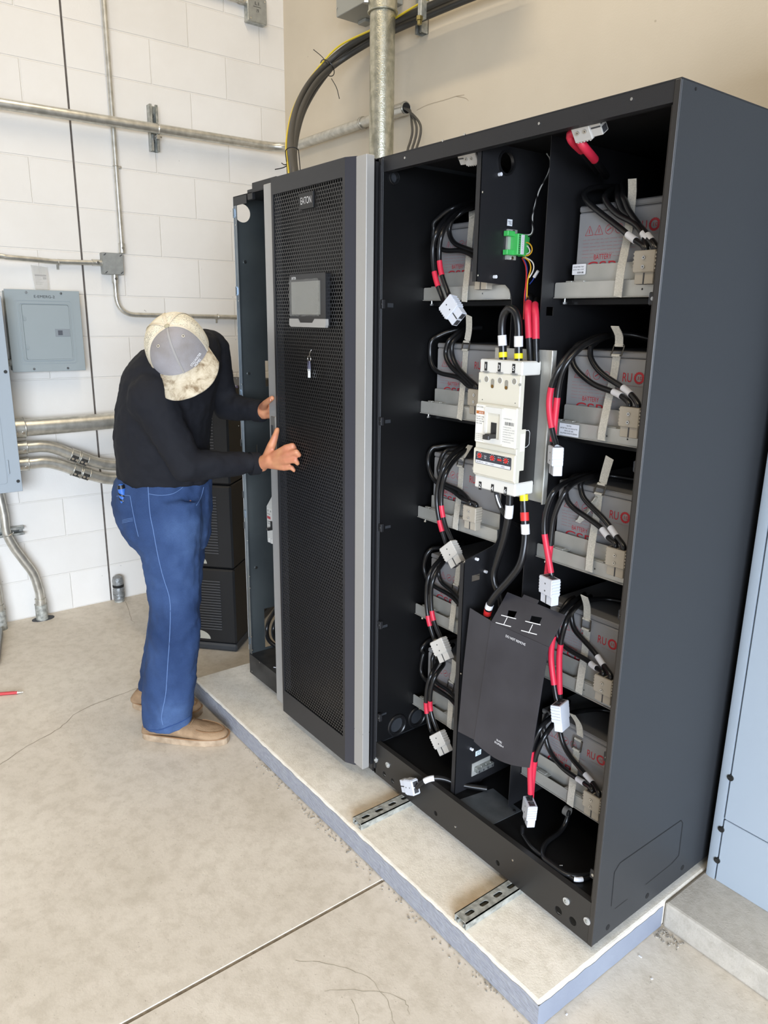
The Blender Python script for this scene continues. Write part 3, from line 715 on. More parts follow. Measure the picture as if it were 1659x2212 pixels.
harness(1, 'R', [yy([(1310, 724), (1285, 729), (1238, 755), (1206, 799), (1191, 836), (1186, 880), (1194, 935), (1202, 962)], .25, .07), yy([(1325, 724), (1300, 728), (1258, 748), (1222, 788), (1208, 829), (1202, 876), (1196, 935), (1194, 962)], .25, .08)],
        [(.64, .88), (.64, .88)], (1200, 984, .06), (1198, 1022, .06), (-.75, -1, .1), HC, 'pale grey plug with crossed long red sleeves hanging beside the white breaker', w=.046)
harness(2, 'R', [yy([(1285, 1024), (1261, 1028), (1225, 1041), (1200, 1058), (1186, 1083), (1177, 1116), (1176, 1148), (1179, 1171), (1189, 1230), (1192, 1252)], .25, .07), yy([(1295, 1026), (1273, 1030), (1241, 1043), (1224, 1058), (1208, 1087), (1196, 1119), (1192, 1148), (1190, 1168), (1183, 1230), (1181, 1252)], .25, .08)],
        [(.70, .93), (.70, .93)], (1187, 1265, .06), (1185, 1302, .06), (-.25, -1, .1), HC, 'pale grey plug with crossed red sleeves hanging just above the slate cover', w=.05)
harness(3, 'R', [yy([(1262, 1288), (1246, 1295), (1225, 1312), (1207, 1336), (1196, 1371), (1191, 1401), (1191, 1435), (1200, 1500), (1206, 1520)], .25, .07), yy([(1275, 1292), (1258, 1300), (1238, 1318), (1223, 1343), (1213, 1378), (1209, 1408), (1208, 1432), (1209, 1500), (1212, 1520)], .25, .08)],
        [(.56, .86), (.56, .86)], (1210, 1536, .06), (1213, 1574, .06), (-1, -.25, .1), HC, 'pale grey plug seen edge-on, hanging right of the slate cover', w=.05)
harness(4, 'R', [yy([(1215, 1540), (1201, 1543), (1172, 1566), (1151, 1607), (1145, 1657), (1146, 1715), (1144, 1735)], .25, .07), yy([(1226, 1544), (1207, 1552), (1182, 1581), (1161, 1623), (1153, 1657), (1148, 1715), (1147, 1735)], .25, .08)],
        [(.60, .90), (.60, .90)], (1144, 1746, .06), (1139, 1785, .06), (-.6, -1, .1), HC, 'pale grey plug hanging lowest in the right column, over the cabinet floor', w=.046)

# tie down straps
bk = mat('dark wire buckle', '#55524c', .35, .8)
def strap(sd, k, tail, buckle, run, lab, w=.020, back=True):
    t = thing('tie_down_strap', at(*run[-1]), lab, 'strap', 'cotton straps over the batteries')
    run3 = pathy([(a, b_, .1778 if .165 <= y <= .18 else y) for a, b_, y in run]); part('webbing', MB().ribbon(run3, X, w, .0018), strap_mat, t)
    if tail: part('loose_tail', MB().ribbon(pathy(tail), X, w, .0018), strap_mat, t)
    if buckle:
        b0, b1 = at(*buckle[0]), at(*buckle[1]); s = X*.0135
        m = MB(); c4 = [b0-s, b0+s, b1+s, b1-s]
        m.sweep([c4[0], c4[0].lerp(c4[1], .98), c4[1], c4[1].lerp(c4[2], .98), c4[2], c4[2].lerp(c4[3], .98), c4[3], c4[3].lerp(c4[0], .98)], .0017, 8, closed=True)
        bo = part('buckle', m, bk, t, True)
        for q in (b0, b1):
            m = MB(); m.cyl(q-X*.0105, q+X*.0105, .0034, seg=12); part('webbing_fold', m, strap_mat, bo, True)
    return t
strap('R', 0, [(1366, 386, .165), (1366, 415, .172), (1364, 443, .176)], None, [(1364, 440, .176), (1360, 480, .177), (1354, 520, .175), (1342, 580, .143), (1336, 625, .139), (1334, 641, .141)], 'cotton strap over the top right battery, its tail sticking straight up')
strap('R', 1, [(1328, 705, .14), (1337, 725, .16), (1337, 745, .17)], ((1338, 746, .17), (1331, 768, .172)), [(1332, 770, .172), (1326, 810, .175), (1313, 870, .160), (1306, 905, .143), (1300, 935, .139), (1299, 951, .141)], 'cotton strap with wire buckle over the battery right of the white breaker')
strap('R', 2, [(1317, 989, .13), (1308, 1020, .155), (1302, 1044, .17)], ((1300, 1046, .17), (1293, 1067, .172)), [(1294, 1069, .172), (1289, 1110, .174), (1279, 1170, .155), (1274, 1210, .140), (1272, 1234, .140)], 'cotton strap over the third right battery, its free end lying across the front')
strap('R', 3, [(1262, 1288, .13), (1268, 1310, .155), (1268, 1336, .168)], ((1267, 1338, .168), (1265, 1360, .171)), [(1268, 1361, .172), (1263, 1410, .174), (1256, 1455, .150), (1252, 1480, .140), (1250, 1497, .140)], 'cotton strap with wire buckle over the fourth battery of the right column')
strap('R', 4, [(1236, 1543, .14), (1250, 1565, .16), (1253, 1590, .17)], ((1249, 1598, .17), (1245, 1620, .172)), [(1246, 1621, .172), (1241, 1660, .174), (1236, 1700, .148), (1233, 1722, .140), (1231, 1740, .140)], 'cotton strap with wire buckle over the bottom battery of the right column')
strap('L', 0, None, None, [(1021, 455, .24), (1020, 466, .178), (1015, 520, .175), (1010, 580, .160), (1005, 625, .141), (1003, 652, .140)], 'cotton strap over the top battery of the left column')
strap('L', 1, [(1013, 682, .14), (1013, 712, .16), (1009, 736, .17)], ((1008, 738, .17), (1005, 756, .172)), [(1006, 757, .172), (1003, 800, .174), (997, 860, .155), (994, 890, .140), (992, 906, .140)], 'cotton strap with a bluish tail standing up beside the white breaker')
strap('L', 2, [(1016, 962, .20), (1004, 980, .18), (996, 992, .172)], ((997, 990, .172), (994, 1007, .172)), [(997, 1009, .172), (993, 1060, .174), (987, 1105, .150), (984, 1130, .140), (983, 1143, .140)], 'cotton strap over the third battery of the left column')
strap('L', 3, [(998, 1205, .15), (990, 1235, .17), (986, 1262, .172)], ((985, 1264, .172), (982, 1282, .172)), [(983, 1283, .172), (979, 1320, .155), (976, 1345, .140), (974, 1362, .140)], 'cotton strap with wire buckle over the fourth battery of the left column')
strap('L', 4, [(982, 1428, .15), (980, 1450, .168), (976, 1472, .172)], ((975, 1474, .172), (972, 1490, .172)), [(974, 1491, .172), (973, 1530, .155), (971, 1556, .140), (970, 1572, .140)], 'cotton strap with wire buckle over the bottom battery of the left column')
t = thing('strap_end', at(1262, 1110, .172), 'cut end of cotton strap crossing behind the cables of the third right battery', 'strap')
part('webbing', MB().ribbon(pathy([(1290, 1074, .174), (1275, 1095, .173), (1258, 1118, .174), (1248, 1128, .170)]), Z+X*.6, .018, .0018), strap_mat, t)

# plugs at the roof and on the sill, cables on the floor of the cabinet
t = thing('roof_plug', at(1280, 275, .04), 'grey plug bolted under the cabinet roof with two red sleeved cables', 'battery plug')
connector(t, at(1262, 278, .04), at(1300, 268, .04)-at(1262, 278, .04), (0.1, -.8, -.6), .040, conn_grey)
cable(t, pathy([(1245, 284, .045), (1232, 290, .05), (1236, 305, .06), (1262, 330, .12), (1290, 370, .25)]), .008, labels=[(.0, .34, red_sleeve, 'red_sleeve')])
cable(t, pathy([(1255, 290, .045), (1250, 298, .05), (1262, 318, .06), (1285, 345, .12), (1310, 380, .25)]), .008, labels=[(.0, .40, red_sleeve, 'red_sleeve')])
t = thing('roof_plug', at(1015, 337, .06), 'grey plug bolted under the cabinet roof left of the partition', 'battery plug')
connector(t, at(1022, 336, .06), at(992, 340, .06)-at(1022, 336, .06), (0.1, -.8, -.6), .036, conn_grey)
cable(t, pathy([(1038, 335, .06), (1052, 343, .08), (1070, 356, .14), (1092, 368, .3)]), .006)
t = thing('sill_plug', at(880, 1697, -.028), 'light grey plug lying over the front sill of the cabinet', 'battery plug')
connector(t, at(889, 1699, -.028), at(862, 1695, -.028)-at(889, 1699, -.028), (.2, -1, .15), .042, HC, screws=False)
cable(t, [at(900, 1701, -.026), (lambda q: Vector((q.x+.012, -.017, max(q.z, .212))))(at(902, 1701, -.026)), (lambda q: Vector((q.x+.030, .004, .2265)))(at(902, 1701, -.026)), (lambda q: Vector((q.x+.056, .032, .2265)))(at(902, 1701, -.026)), (lambda q: Vector((q.x+.09, .058, .2160)))(at(902, 1701, -.026)), (lambda q: Vector((q.x+.15, .11, .2145)))(at(902, 1701, -.026))], .0075, labels=[(.16, .30, white_label, 'cable_label')])
t = thing('floor_cable', atz(1200, 1890, .21), 'black cable looping along the cabinet floor behind the front sill', 'cable')
cable(t, [at(1129, 1785, .05), at(1129, 1815, .05)]+[Vector((q.x, max(q.y, .030), q.z)) for q in [atz(a, b_, .2105) for a, b_ in ((1135, 1842), (1152, 1866), (1178, 1885), (1210, 1897), (1245, 1901), (1283, 1893))]], .0052, labels=[(.80, .88, white_label, 'cable_label')])
t = thing('floor_cable', atz(1180, 1840, .21), 'thicker black cable curling on the cabinet floor from a clamp under the bottom tray', 'cable')
cable(t, [at(1228, 1752, .17), at(1222, 1778, .16)]+[atz(a, b_, .2105) for a, b_ in ((1205, 1802), (1180, 1820), (1171, 1843), (1179, 1866), (1203, 1884), (1240, 1893), (1283, 1888))], .0066)
m = MB(); m.tubewall(at(1225, 1752, .165)-X*.007, at(1225, 1752, .165)+X*.007, .013, .0115); part('cable_clamp', m, mat('clamp plastic', '#6f6d69', .5), t, True)
m = MB(); p = atz(1212, 1870, .205); m.box(p-Vector((.004, .0008, 0)), p+Vector((.004, .0008, .0015)), rot=Matrix.Rotation(.9, 3, 'Z'))
tag(part('wire_offcut', m, white_label), 'thin white wire offcut lying on the black cabinet floor', 'scrap')
# ================================================================== MAIN BREAKER, COVER, TERMINALS IN THE MIDDLE BAY
def onp(px, py, P0, n_):
    d = ray(px, py); return CAM + d*((Vector(P0)-CAM).dot(n_)/d.dot(n_))
YF = .03; BX0, BX1 = -.495, -.356
bp_ = thing('breaker_plate', (-.43, .102, 1.10), 'bare metal mounting plate standing behind the white breaker', 'mounting plate')
m = MB(); m.box((-.512, .101, 1.097), (-.316, .103, 1.462), .0008); m.box((-.32, .088, 1.097), (-.316, .103, 1.462), .0006); part('plate', m, zinc, bp_)
br_ = thing('circuit_breaker', ((BX0+BX1)/2, .065, 1.116), 'large white three-pole circuit breaker with black toggle in the open cabinet', 'circuit breaker')
z_ = lambda px, py, y=YF: at(px, py, y).z
zt, zb = 1.4365, 1.116; zc1, zc0 = at(1130, 812, YF).z, at(1112, 1046, YF).z
m = MB(); m.box((BX0+.002, YF+.013, zc0-.01), (BX1-.002, .101, zc1+.01)); part('case', m, black_plastic, br_)
m = MB(); m.box((BX0, YF, zc0), (BX1, YF+.016, zc1), .002); m.box((BX1-.018, YF+.01, zc0+.03), (BX1-.0005, YF+.030, zc0+.13), .001); part('front_cover', m, cream_plastic, br_)
for nm, a, b_ in (('terminal_cover', zc1-.001, zt), ('terminal_cover', zb, zc0+.001)):
    m = MB(); m.box((BX0+.001, YF+.002, a), (BX1+.0005, .098, b_), .003); part(nm, m, white_plastic, br_)
def disc(name, px, py, y, r_, material, parent, d=.001, ring_=None):
    p = at(px, py, y); m = MB(); m.cyl(p-Y*d, p+Y*.004, r_, seg=20); return part(name, m, material, parent)
hole = mat('recess', '#8f8b80', .7)
for px, py in ((1051, 819), (1080, 822), (1111, 824)):
    p = at(px, py, YF); m = MB(); m.ring(p-Y*.0003, Y, .0075, .0008, 20, 6); rg = part('terminal_opening', m, white_plastic, br_)
    m = MB(); m.cyl(p-Y*.0006, p+Y*.003, .0072); part('recess', m, hole, rg)
for px, py in ((1064, 829), (1094, 832)):
    p = at(px, py, YF); m = MB(); m.prism([rrect(-.0055, -.011, .0055, .012, .0054, 6)], p, X, Z, (0, -.0006, 0)); sl = part('screw_slot', m, hole, br_)
    m = MB(); m.cyl(p-Z*.006-Y*.0012, p-Z*.006, .0042, seg=12); part('screw', m, mat('brass', '#8a6a3a', .3, 1), sl)
for px, py in ((1037, 823), (1123, 831), (1022, 1012), (1105, 1030)):
    p = at(px, py, YF); m = MB(); m.cyl(p-Y*.001, p+Y*.001, .0036, seg=14); part('screw', m, galv_dull, br_)
for px, py in ((1035, 1019), (1063, 1024), (1092, 1031)): disc('terminal_opening', px, py, YF, .0062, conn_dark, br_)
for px, py in ((1049, 1016), (1077, 1023)): disc('vent_opening', px, py, YF, .0055, hole, br_)
for px, py in ((1042, 863), (1113, 871), (1030, 1006), (1098, 1022)): disc('pin_hole', px, py, YF, .0012, conn_dark, br_, .0006)
# white label tabs with pole numbers
for s_, px, py, yy_ in (('1', 1050, 791, YF+.002), ('3', 1079, 793, YF+.002), ('5', 1110, 796, YF+.002), ('2', 1037.5, 1049, YF+.002), ('4', 1064, 1055, YF+.002), ('6', 1092, 1061, YF+.002)):
    p = at(px, py, yy_); m = MB(); m.box(p-Vector((.0042, .0012, .0105)), p+Vector((.0042, 0, .0105))); lb = part('pole_label', m, black_plastic, br_)
    lb['label'] = f'black tab with white {s_}'
    text('numeral', s_, p+Vector((0, -.0013, -.005)), X, Z, .0105, white_ink, lb, align='CENTER', depth=.0003)
for px, py in ((1050, 803), (1080, 805), (1111, 808)):
    p = at(px, py, YF); m = MB(); m.box(p-Vector((.009, .003, .001)), p+Vector((.009, .002, .001))); part('cover_slot', m, mat('grey slot', '#7c7b78', .6), br_)
# raised escutcheon with labels and toggle
YE = .016
e0, e1 = at(1024.5, 960, YE), at(1118, 874, YE)
ex0, ex1, ez0, ez1 = e0.x, e1.x, at(1024, 955, YE).z, at(1025, 869, YE).z
m = MB(); m.box((ex0, YE, ez0), (ex1, YF+.002, ez1), .003); es_ = part('escutcheon', m, cream_plastic, br_)
f0, f1 = at(1046, 957, YE), at(1088, 878, YE)
fx0, fx1, fz0, fz1 = f0.x, f1.x, ez0+.006, ez1-.006
m = MB(); m.prism([rrect(fx0, fz0, fx1, fz1, .004, 4), rect(fx0+.007, fz0+.012, fx1-.007, fz1-.014)], (0, YE-.004, 0), X, Z, (0, .005, 0)); part('toggle_frame', m, white_plastic, es_)
m = MB(); m.box((fx0+.007, YE+.0005, fz0+.012), (fx1-.007, YE+.002, fz1-.014)); part('toggle_well', m, mat('toggle well', '#c9c5b8', .6), es_)
cx = (fx0+fx1)/2
m = MB(); m.box((cx-.0085, YE-.001, fz0+.013), (cx+.0095, YE+.0008, fz0+.05)); part('toggle_slot', m, black_plastic, es_)
m = MB(); m.box((cx-.009, YE-.022, fz0+.013), (cx+.009, YE, fz0+.024), .0015); m.box((cx-.0105, YE-.027, fz0+.011), (cx+.0105, YE-.018, fz0+.022), .0015); part('toggle', m, mat('dark toggle', '#2d2c2b', .4), br_)
pz = mat('label paper', '#ece9df', .5)
m = MB(); m.box((ex0+.002, YE-.0005, ez0+.004), (fx0-.001, YE, ez1-.004)); lb = part('rating_label', m, pz, es_)
lx = ex0+.0035; lw = fx0-.001-ex0-.004
def lt(s_, u, v, h, wd, mt=ink, par=None): text('lettering', s_, (u, YE-.0006, v), X, Z, h, mt, par or lb, width=wd, depth=.0002)
lt('EATON', lx, ez1-.011, .0042, lw*.75)
m = MB(); m.box((lx, YE-.0009, ez1-.026), (lx+lw*.95, YE-.0003, ez1-.0185)); part('rating_stripe', m, mat('orange brown stripe', '#b4692c', .5), lb)
text('lettering', 'HKD-DC', (lx+lw*.3, YE-.0011, ez1-.0245), X, Z, .0042, white_ink, lb, width=lw*.55, depth=.0002)
for i, (s_, wf) in enumerate((('400 AMPS 3 POLE', .9), ('TRIP UNIT TYPE', .8), ('CAT HKD3400', .95), ('SERIES C FRAME', .7))): lt(s_, lx, ez1-.034-.0055*i, .003, lw*wf)
for i in range(4): lt('250 VDC 42 KA' if i % 2 else '600 VDC 35 KA', lx, ez0+.022-.0048*i, .0025, lw*.9, grey_ink)
m = MB(); m.box((fx1+.001, YE-.0005, ez0+.003), (ex1-.002, YE, ez1-.004)); lr = part('rating_label', m, mat('grey white label', '#dedcd4', .5), es_)
rx = fx1+.002; rw = ex1-.003-rx
lt('TERMINALS', rx, ez1-.03, .0025, rw*.7, grey_ink, lr)
m = MB(); rng = random.Random(8); u = rx+rw*.15
while u < rx+rw*.9: m.quad(*[Vector((u+a, YE-.0008, b_)) for a, b_ in ((0, ez1-.044), (.0009, ez1-.044), (.0009, ez1-.036), (0, ez1-.036))]); u += rng.choice((.0016, .0021, .0028))
part('barcode', m, ink, lr)
for i in range(7): lt(('WIRE RANGE 2X250 CU/AL', 'TORQUE 31 NM', 'SUITABLE FOR USE AS', 'DISCONNECT SWITCH')[i % 4], rx, ez1-.05-.0058*i, .0024, rw*(.95 if i % 3 else .7), grey_ink, lr)
# trip unit
t0 = at(1020, 1038, .026); tx0, tx1 = at(1021, 1000, .024).x, at(1112, 1010, .024).x; tz1, tz0 = at(1024, 966, .024).z, zc0+.004
m = MB(); m.box((tx0, .024, tz0), (tx1, YF+.002, tz1), .003); tu = part('trip_unit', m, cream_plastic, br_)
dx0, dx1 = at(1027, 985, .023).x, at(1104, 998, .023).x; dz1, dz0 = at(1028, 974, .023).z, at(1027, 996, .023).z-.004
m = MB(); m.prism([rrect(dx0, dz0, dx1, dz1, .003, 4)], (0, .0232, 0), X, Z, (0, .001, 0)); dp = part('setting_panel', m, mat('dark blue grey panel', '#33363d', .4), tu)
m = MB(); m.box((dx0+.002, .0226, dz0+.0012), (dx1-.002, .0232, dz0+.0085)); part('caption_strip', m, white_label, dp)
dzc = (dz1+dz0+.008)/2
for s_, u, wd in (('400 AMPS AC', .005, .024), ('AMPS', .036, .008), ('ST DELAY', .052, .014), ('GROUND', .09, .011)): text('lettering', s_, (dx0+u, .0224, dz0+.0035), X, Z, .0026, ink, dp, width=wd, depth=.0002)
for fr in (.12, .485, .86):
    p = Vector((dx0+(dx1-dx0)*fr, .0230, dzc+.0015)); m = MB(); m.cyl(p-Y*.0014, p, .0062, seg=18); dl_ = part('setting_dial', m, mat('red dial', '#c8302a', .5), tu)
    m = MB(); m.obox(p-Y*.0016, (X+Z*.7).normalized(), Y, (Z-X*.7).normalized(), .009, .0005, .0014); part('dial_slot', m, conn_dark, dl_)
    m = MB()
    for q in range(8):
        a = math.radians(-40+q*37); c_ = p+X*.0085*math.cos(a)+Z*.0085*math.sin(a)-Y*.0002; m.obox(c_, X, Y, Z, .0013, .0004, .0013)
    part('dial_marks', m, white_ink, dp)
m = MB(); m.box((dx0+(dx1-dx0)*.63, .0224, dzc-.002), (dx0+(dx1-dx0)*.74, .0232, dzc+.003)); part('test_window', m, MATS['red dial'], dp)
text('lettering', 'PUSH', (dx0+(dx1-dx0)*.25, .0229, dzc+.001), X, Z, .003, white_ink, dp, depth=.0002, width=.008); text('lettering', 'TRIP', (dx0+(dx1-dx0)*.25, .0229, dzc-.004), X, Z, .003, white_ink, dp, depth=.0002, width=.008)
text('lettering', 'TRIP ON', (dx0+(dx1-dx0)*.63, .0229, dzc+.005), X, Z, .0024, white_ink, dp, depth=.0002, width=.011)
p = atx(1131, 955, BX1); m = MB(); m.box((BX1-.0006, YF+.012, p.z-.022), (BX1+.0008, YF+.026, p.z+.02)); part('side_label', m, pz, br_)
m = MB(); a = Vector((BX1-.0012, .05, atx(1140, 930, BX1).z))
for u0, v0, u1, v1 in ((0, 0, .02, 0), (.02, 0, .024, -.006), (.024, -.006, .024, -.034), (.024, -.034, .016, -.04), (.016, -.04, 0, -.04)):
    p0, p1 = a+Vector((0, u0, v0)), a+Vector((0, u1, v1)); d_ = (p1-p0).normalized().cross(X)*.0006; m.quad(p0-d_, p0+d_, p1+d_, p1-d_)
part('side_marking', m, white_ink, br_)

def loose(name, label, cat, pts, r_, bands, group=None, material=cable_black):
    t = thing(name, Vector(pts[0]), label, cat, group); cable(t, pts, r_, material, bands); return t
RB = .0094
m_red = mat('red band', '#cf2a2a', .45)
loose('jumper_cable', 'thick black cable looped in a U over breaker poles three and five', 'cable', pathy([(1087, 782, .06), (1086, 750, .06), (1084, 707, .058), (1089, 678, .056), (1102, 666, .055), (1115, 678, .056), (1120, 707, .058), (1120, 750, .06), (1120, 785, .06)]), RB,
      [(.04, .085, yellow, 'yellow_tape'), (.915, .96, yellow, 'yellow_tape'), (.14, .23, white_label, 'cable_label'), (.77, .86, white_label, 'cable_label')])
loose('feeder_cable', 'left one of the two black cables in red sleeves above the breaker', 'cable', pathy([(1146, 782, .082), (1144, 751, .084), (1141, 690, .085), (1140, 668, .088), (1141, 656, .104), (1144, 646, .125), (1146, 640, .16)]), RB*.82, [(.25, .68, red_sleeve, 'red_sleeve')], 'red sleeved cables above the breaker')
loose('feeder_cable', 'right one of the two black cables in red sleeves above the breaker', 'cable', pathy([(1159, 784, .088), (1158, 751, .089), (1157, 690, .091), (1156, 672, .094), (1155, 662, .104), (1157, 654, .125), (1159, 648, .16)]), RB*.82, [(.26, .7, red_sleeve, 'red_sleeve')], 'red sleeved cables above the breaker')
loose('load_cable', 'thick black cable hanging from breaker pole six and bending behind the slate cover', 'cable', pathy([(1102, 1060, .07), (1101, 1080, .07), (1099, 1114, .07), (1089, 1164, .075), (1073, 1215, .08), (1066, 1242, .08), (1071, 1268, .08), (1081, 1290, .09), (1083, 1330, .1)]), RB, [(.10, .19, white_label, 'cable_label')])
loose('load_cable', 'thick cable with red and yellow tape curving from breaker to slate cover', 'cable', pathy([(1131, 1060, .075), (1132, 1085, .075), (1134, 1131, .07), (1135, 1164, .07), (1126, 1215, .06), (1103, 1249, .055), (1073, 1282, .05), (1056, 1310, .05), (1049, 1350, .055)]), RB,
      [(.02, .06, yellow, 'yellow_tape'), (.13, .18, m_red, 'red_band'), (.2, .26, white_label, 'cable_label'), (.835, .87, white_label, 'cable_label'), (.885, .92, m_red, 'red_band'), (.945, .995, yellow, 'yellow_tape')])
for i in range(3):
    loose('control_wire', 'thin black control wires running from under breaker pole four to the back', 'wire', pathy([(1068+3*i, 1058, .07), (1072+3*i, 1078, .07), (1080+4*i, 1100, .08), (1098+3*i, 1124, .1), (1125, 1140-4*i, .16)]), .0028, [(.08, .3, white_label, 'cable_label')] if i == 1 else (), 'thin control wires under pole four')

# slate sheet metal cover hanging loose under the breaker
sc_m = mat('slate cover paint', '#2c2b30', .45, col2='#36353a', nscale=9)
A0, A1 = at(1059, 1348, .02), at(1181, 1388, .02); x0, x1 = -.398, -.209
A0, A1 = Vector((x0, .02, .775)), Vector((x1, .02, .787))
zt_ = .5*(at(1059, 1348, .02).z+at(1181, 1388, .02).z); zbm = .5*(at(1021, 1615, -.02).z+at(1137, 1649, -.02).z)
A0.z = A1.z = zt_
cv = thing('sheet_metal_cover', ((x0+x1)/2, 0, zbm), 'bent slate grey sheet metal cover with two square holes below the breaker', 'cover')
vdir = (Vector((x0, -.02, zbm))-A0); Lf = vdir.length; vdir.normalize()
wv = x1-x0
bot = [(wv*i/10, Lf-.0+(-.022*(i/10)+.018*math.sin(math.pi*i/10))) for i in range(11)]
m = MB(); m.prism([[(0, 0)]+[(u, v+.004) for u, v in bot]+[(wv, 0)]], A0, X, vdir, vdir.cross(X)*.0015); part('front_panel', m, sc_m, cv)
B0 = atx(1096, 1279, x0); tdir = (B0-A0); tdir.x = 0; Lt = tdir.length; tdir.normalize(); tn = X.cross(tdir)
def uv(px, py):
    p = onp(px, py, A0, tn)-A0; return (p.x, p.dot(tdir))
holes = [[uv(*q) for q in ((1094, 1334), (1098, 1318), (1117, 1321), (1110, 1336))], [uv(*q) for q in ((1143, 1344), (1148, 1330), (1171, 1334), (1164, 1350))]]
m = MB(); m.prism([[(0, 0), (wv, 0), (wv, Lt), (0, Lt)]]+holes, A0, X, tdir, -tn*.0015); m.obox(A0+tdir*(Lt+.004)+X*(wv*.4), X, tdir, tn, .05, .012, .0015); tp = part('sloping_top', m, sc_m, cv)
m = MB()
def onl(a, b_, w_=.0022):
    p0, p1 = (A0+X*u+tdir*v+tn*.0006 for u, v in (uv(*a), uv(*b_))); d_ = (p1-p0).normalized().cross(tn)*w_/2; m.quad(p0-d_, p0+d_, p1+d_, p1-d_)
for a, b_ in (((1083, 1329), (1115, 1337)), ((1096, 1334), (1088, 1350)), ((1071, 1345), (1104, 1354)), ((1135, 1342), (1168, 1350)), ((1151, 1349), (1142, 1368)), ((1126, 1362), (1160, 1371))):
    m = MB(); onl(a, b_); part('white_marking', m, white_ink, tp)
fp_ = A0+X*.055+vdir*.022-Vector((0, .0006, 0)); text('lettering', 'DO NOT REMOVE', fp_, X, -vdir, .006, white_ink, cv, width=.065, depth=.0012)
text('lettering', '50-4782', A0+X*.075+vdir*(Lf-.035)-Y*.0006, X, -vdir, .005, white_ink, cv, width=.018, depth=.0012); text('lettering', 'B1UPS50-4', A0+X*.07+vdir*(Lf-.027)-Y*.0006, X, -vdir, .005, white_ink, cv, width=.03, depth=.0012)
FL = at(1015, 1313, .030)
m = MB(); fb = A0+vdir*(Lf); q = [A0, FL, at(1009, 1440, .022), at(1004.6, 1577, .010), fb]
m.prism([[(0, 0)]+[((p-A0).dot((FL-A0).normalized()-vdir*((FL-A0).normalized().dot(vdir))), (p-A0).dot(vdir)) for p in q[1:]]], A0, ((FL-A0)-vdir*((FL-A0).dot(vdir))).normalized(), vdir, Vector((.0011, .0011, 0))); part('side_flap', m, sc_m, cv)
fl_lab = at(1034, 1332, .06)
# terminal block and its sticker on the partition
XT = XP+.002
def bx(pa, pb, d0, d1, m, bev=.0008):
    a, b_ = atx(*pa, XT), atx(*pb, XT); m.box((XT+d0, min(a.y, b_.y), min(a.z, b_.z)), (XT+d1, max(a.y, b_.y), max(a.z, b_.z)), bev); return m
tb = thing('terminal_block', atx(1105, 530, XT), 'green screw terminal block on the black partition', 'terminal block')
grn = mat('green plastic', '#3fae55', .4); a = atx(1088, 503, XT)
m = MB(); m.box((XT, .118, 1.672), (XT+.006, .15, 1.742)); part('rail', m, zinc, tb)
m = MB(); m.box((XT+.005, .128, 1.682), (XT+.030, .152, 1.731), .001); m.box((XT+.005, .155, 1.681), (XT+.024, .176, 1.731), .001); m.box((XT+.005, .150, 1.684), (XT+.018, .158, 1.728)); part('block_body', m, grn, tb)
for z1 in (1.725, 1.682):
    m = MB(); m.box((XT+.003, .105, z1), (XT+.018, .130, z1+.012), .001); part('end_clamp', m, grn, tb)
m = MB(); m.box((XT+.030, .139, 1.684), (XT+.0308, .150, 1.729)); ls_ = part('number_strip', m, white_label, tb)
for i in range(9):
    m = MB(); m.box((XT+.0302, .132, 1.685+i*.005), (XT+.0307, .136, 1.688+i*.005)); part('terminal_opening', m, conn_dark, tb)
    text('numeral', str(i+1), (XT+.0310, .142, 1.725-i*.005), Y, Z, .0032, ink, ls_, depth=.0001)
for z1 in (1.737, 1.676):
    m = MB(); m.cyl((XT+.006, .135, z1), (XT+.009, .135, z1), .004, seg=12); part('screw', m, steel, tb)
p = atx(1101, 481, XT); sk = thing('terminal_sticker', p, 'small white sticker reading TB2 above the green terminal block', 'sticker')
m = MB(); m.box((XT, p.y-.0085, p.z-.0075), (XT+.0008, p.y+.0085, p.z+.0075)); part('paper', m, white_label, sk); text('lettering', 'TB2', (XT+.0008, p.y-.0065, p.z-.004), Y, Z, .008, ink, sk, width=.0125, depth=.0002)
wires = [('#d8d8d4', [(1130, 507, .17), (1145, 507, .17), (1151, 497, .17), (1150, 470, .17), (1155, 445, .18), (1166, 408, .19), (1183, 378, .2), (1190, 348, .21), (1181, 332, .22)], 'white wire twisted up from the green terminal block'),
         ('#1b1b1b', [(1131, 510, .17), (1147, 510, .17), (1153, 494, .168), (1148, 468, .17), (1158, 443, .178), (1163, 410, .19), (1186, 376, .198), (1188, 350, .21), (1184, 330, .22)], 'black wire twisted up from the green terminal block'),
         ('#e0a92a', [(1128, 524, .165), (1143, 525, .165), (1150, 539, .165), (1143, 551, .165), (1128, 553, .165)], 'yellow wire looping back into the green terminal block'),
         ('#e3dfd8', [(1128, 528, .168), (1139, 531, .168), (1145, 543, .168), (1138, 549, .168), (1128, 550, .168)], 'white wire looping back into the green terminal block'),
         ('#e0a92a', [(1130, 556, .165), (1142, 563, .16), (1147, 580, .15), (1140, 604, .14), (1138, 640, .13), (1137, 684, .12)], 'yellow wire dropping from the green terminal block'),
         ('#c02a2a', [(1128, 558, .165), (1136, 575, .155), (1137, 604, .14), (1133, 640, .13), (1131, 690, .12)], 'red wire dropping from the green terminal block'),
         ('#e3dfd8', [(1134, 556, .165), (1150, 565, .16), (1153, 582, .155), (1143, 600, .145)], 'white wire running to the little splice cap'),
         ('#28408f', [(1131, 558, .165), (1139, 580, .155), (1136, 620, .14), (1135, 686, .12)], 'blue wire dropping from the green terminal block')]
for c_, pts, lab in wires: loose('control_wire', lab, 'wire', pathy(pts), .0016, (), None, mat('wire '+c_, c_, .4))
p = at(1158, 592, .15); t = thing('splice_cap', p, 'clear white splice cap on thin wires beside the wire bundle', 'splice cap'); d_ = at(1163, 584, .15)-at(1153, 600, .15); d_.normalize()
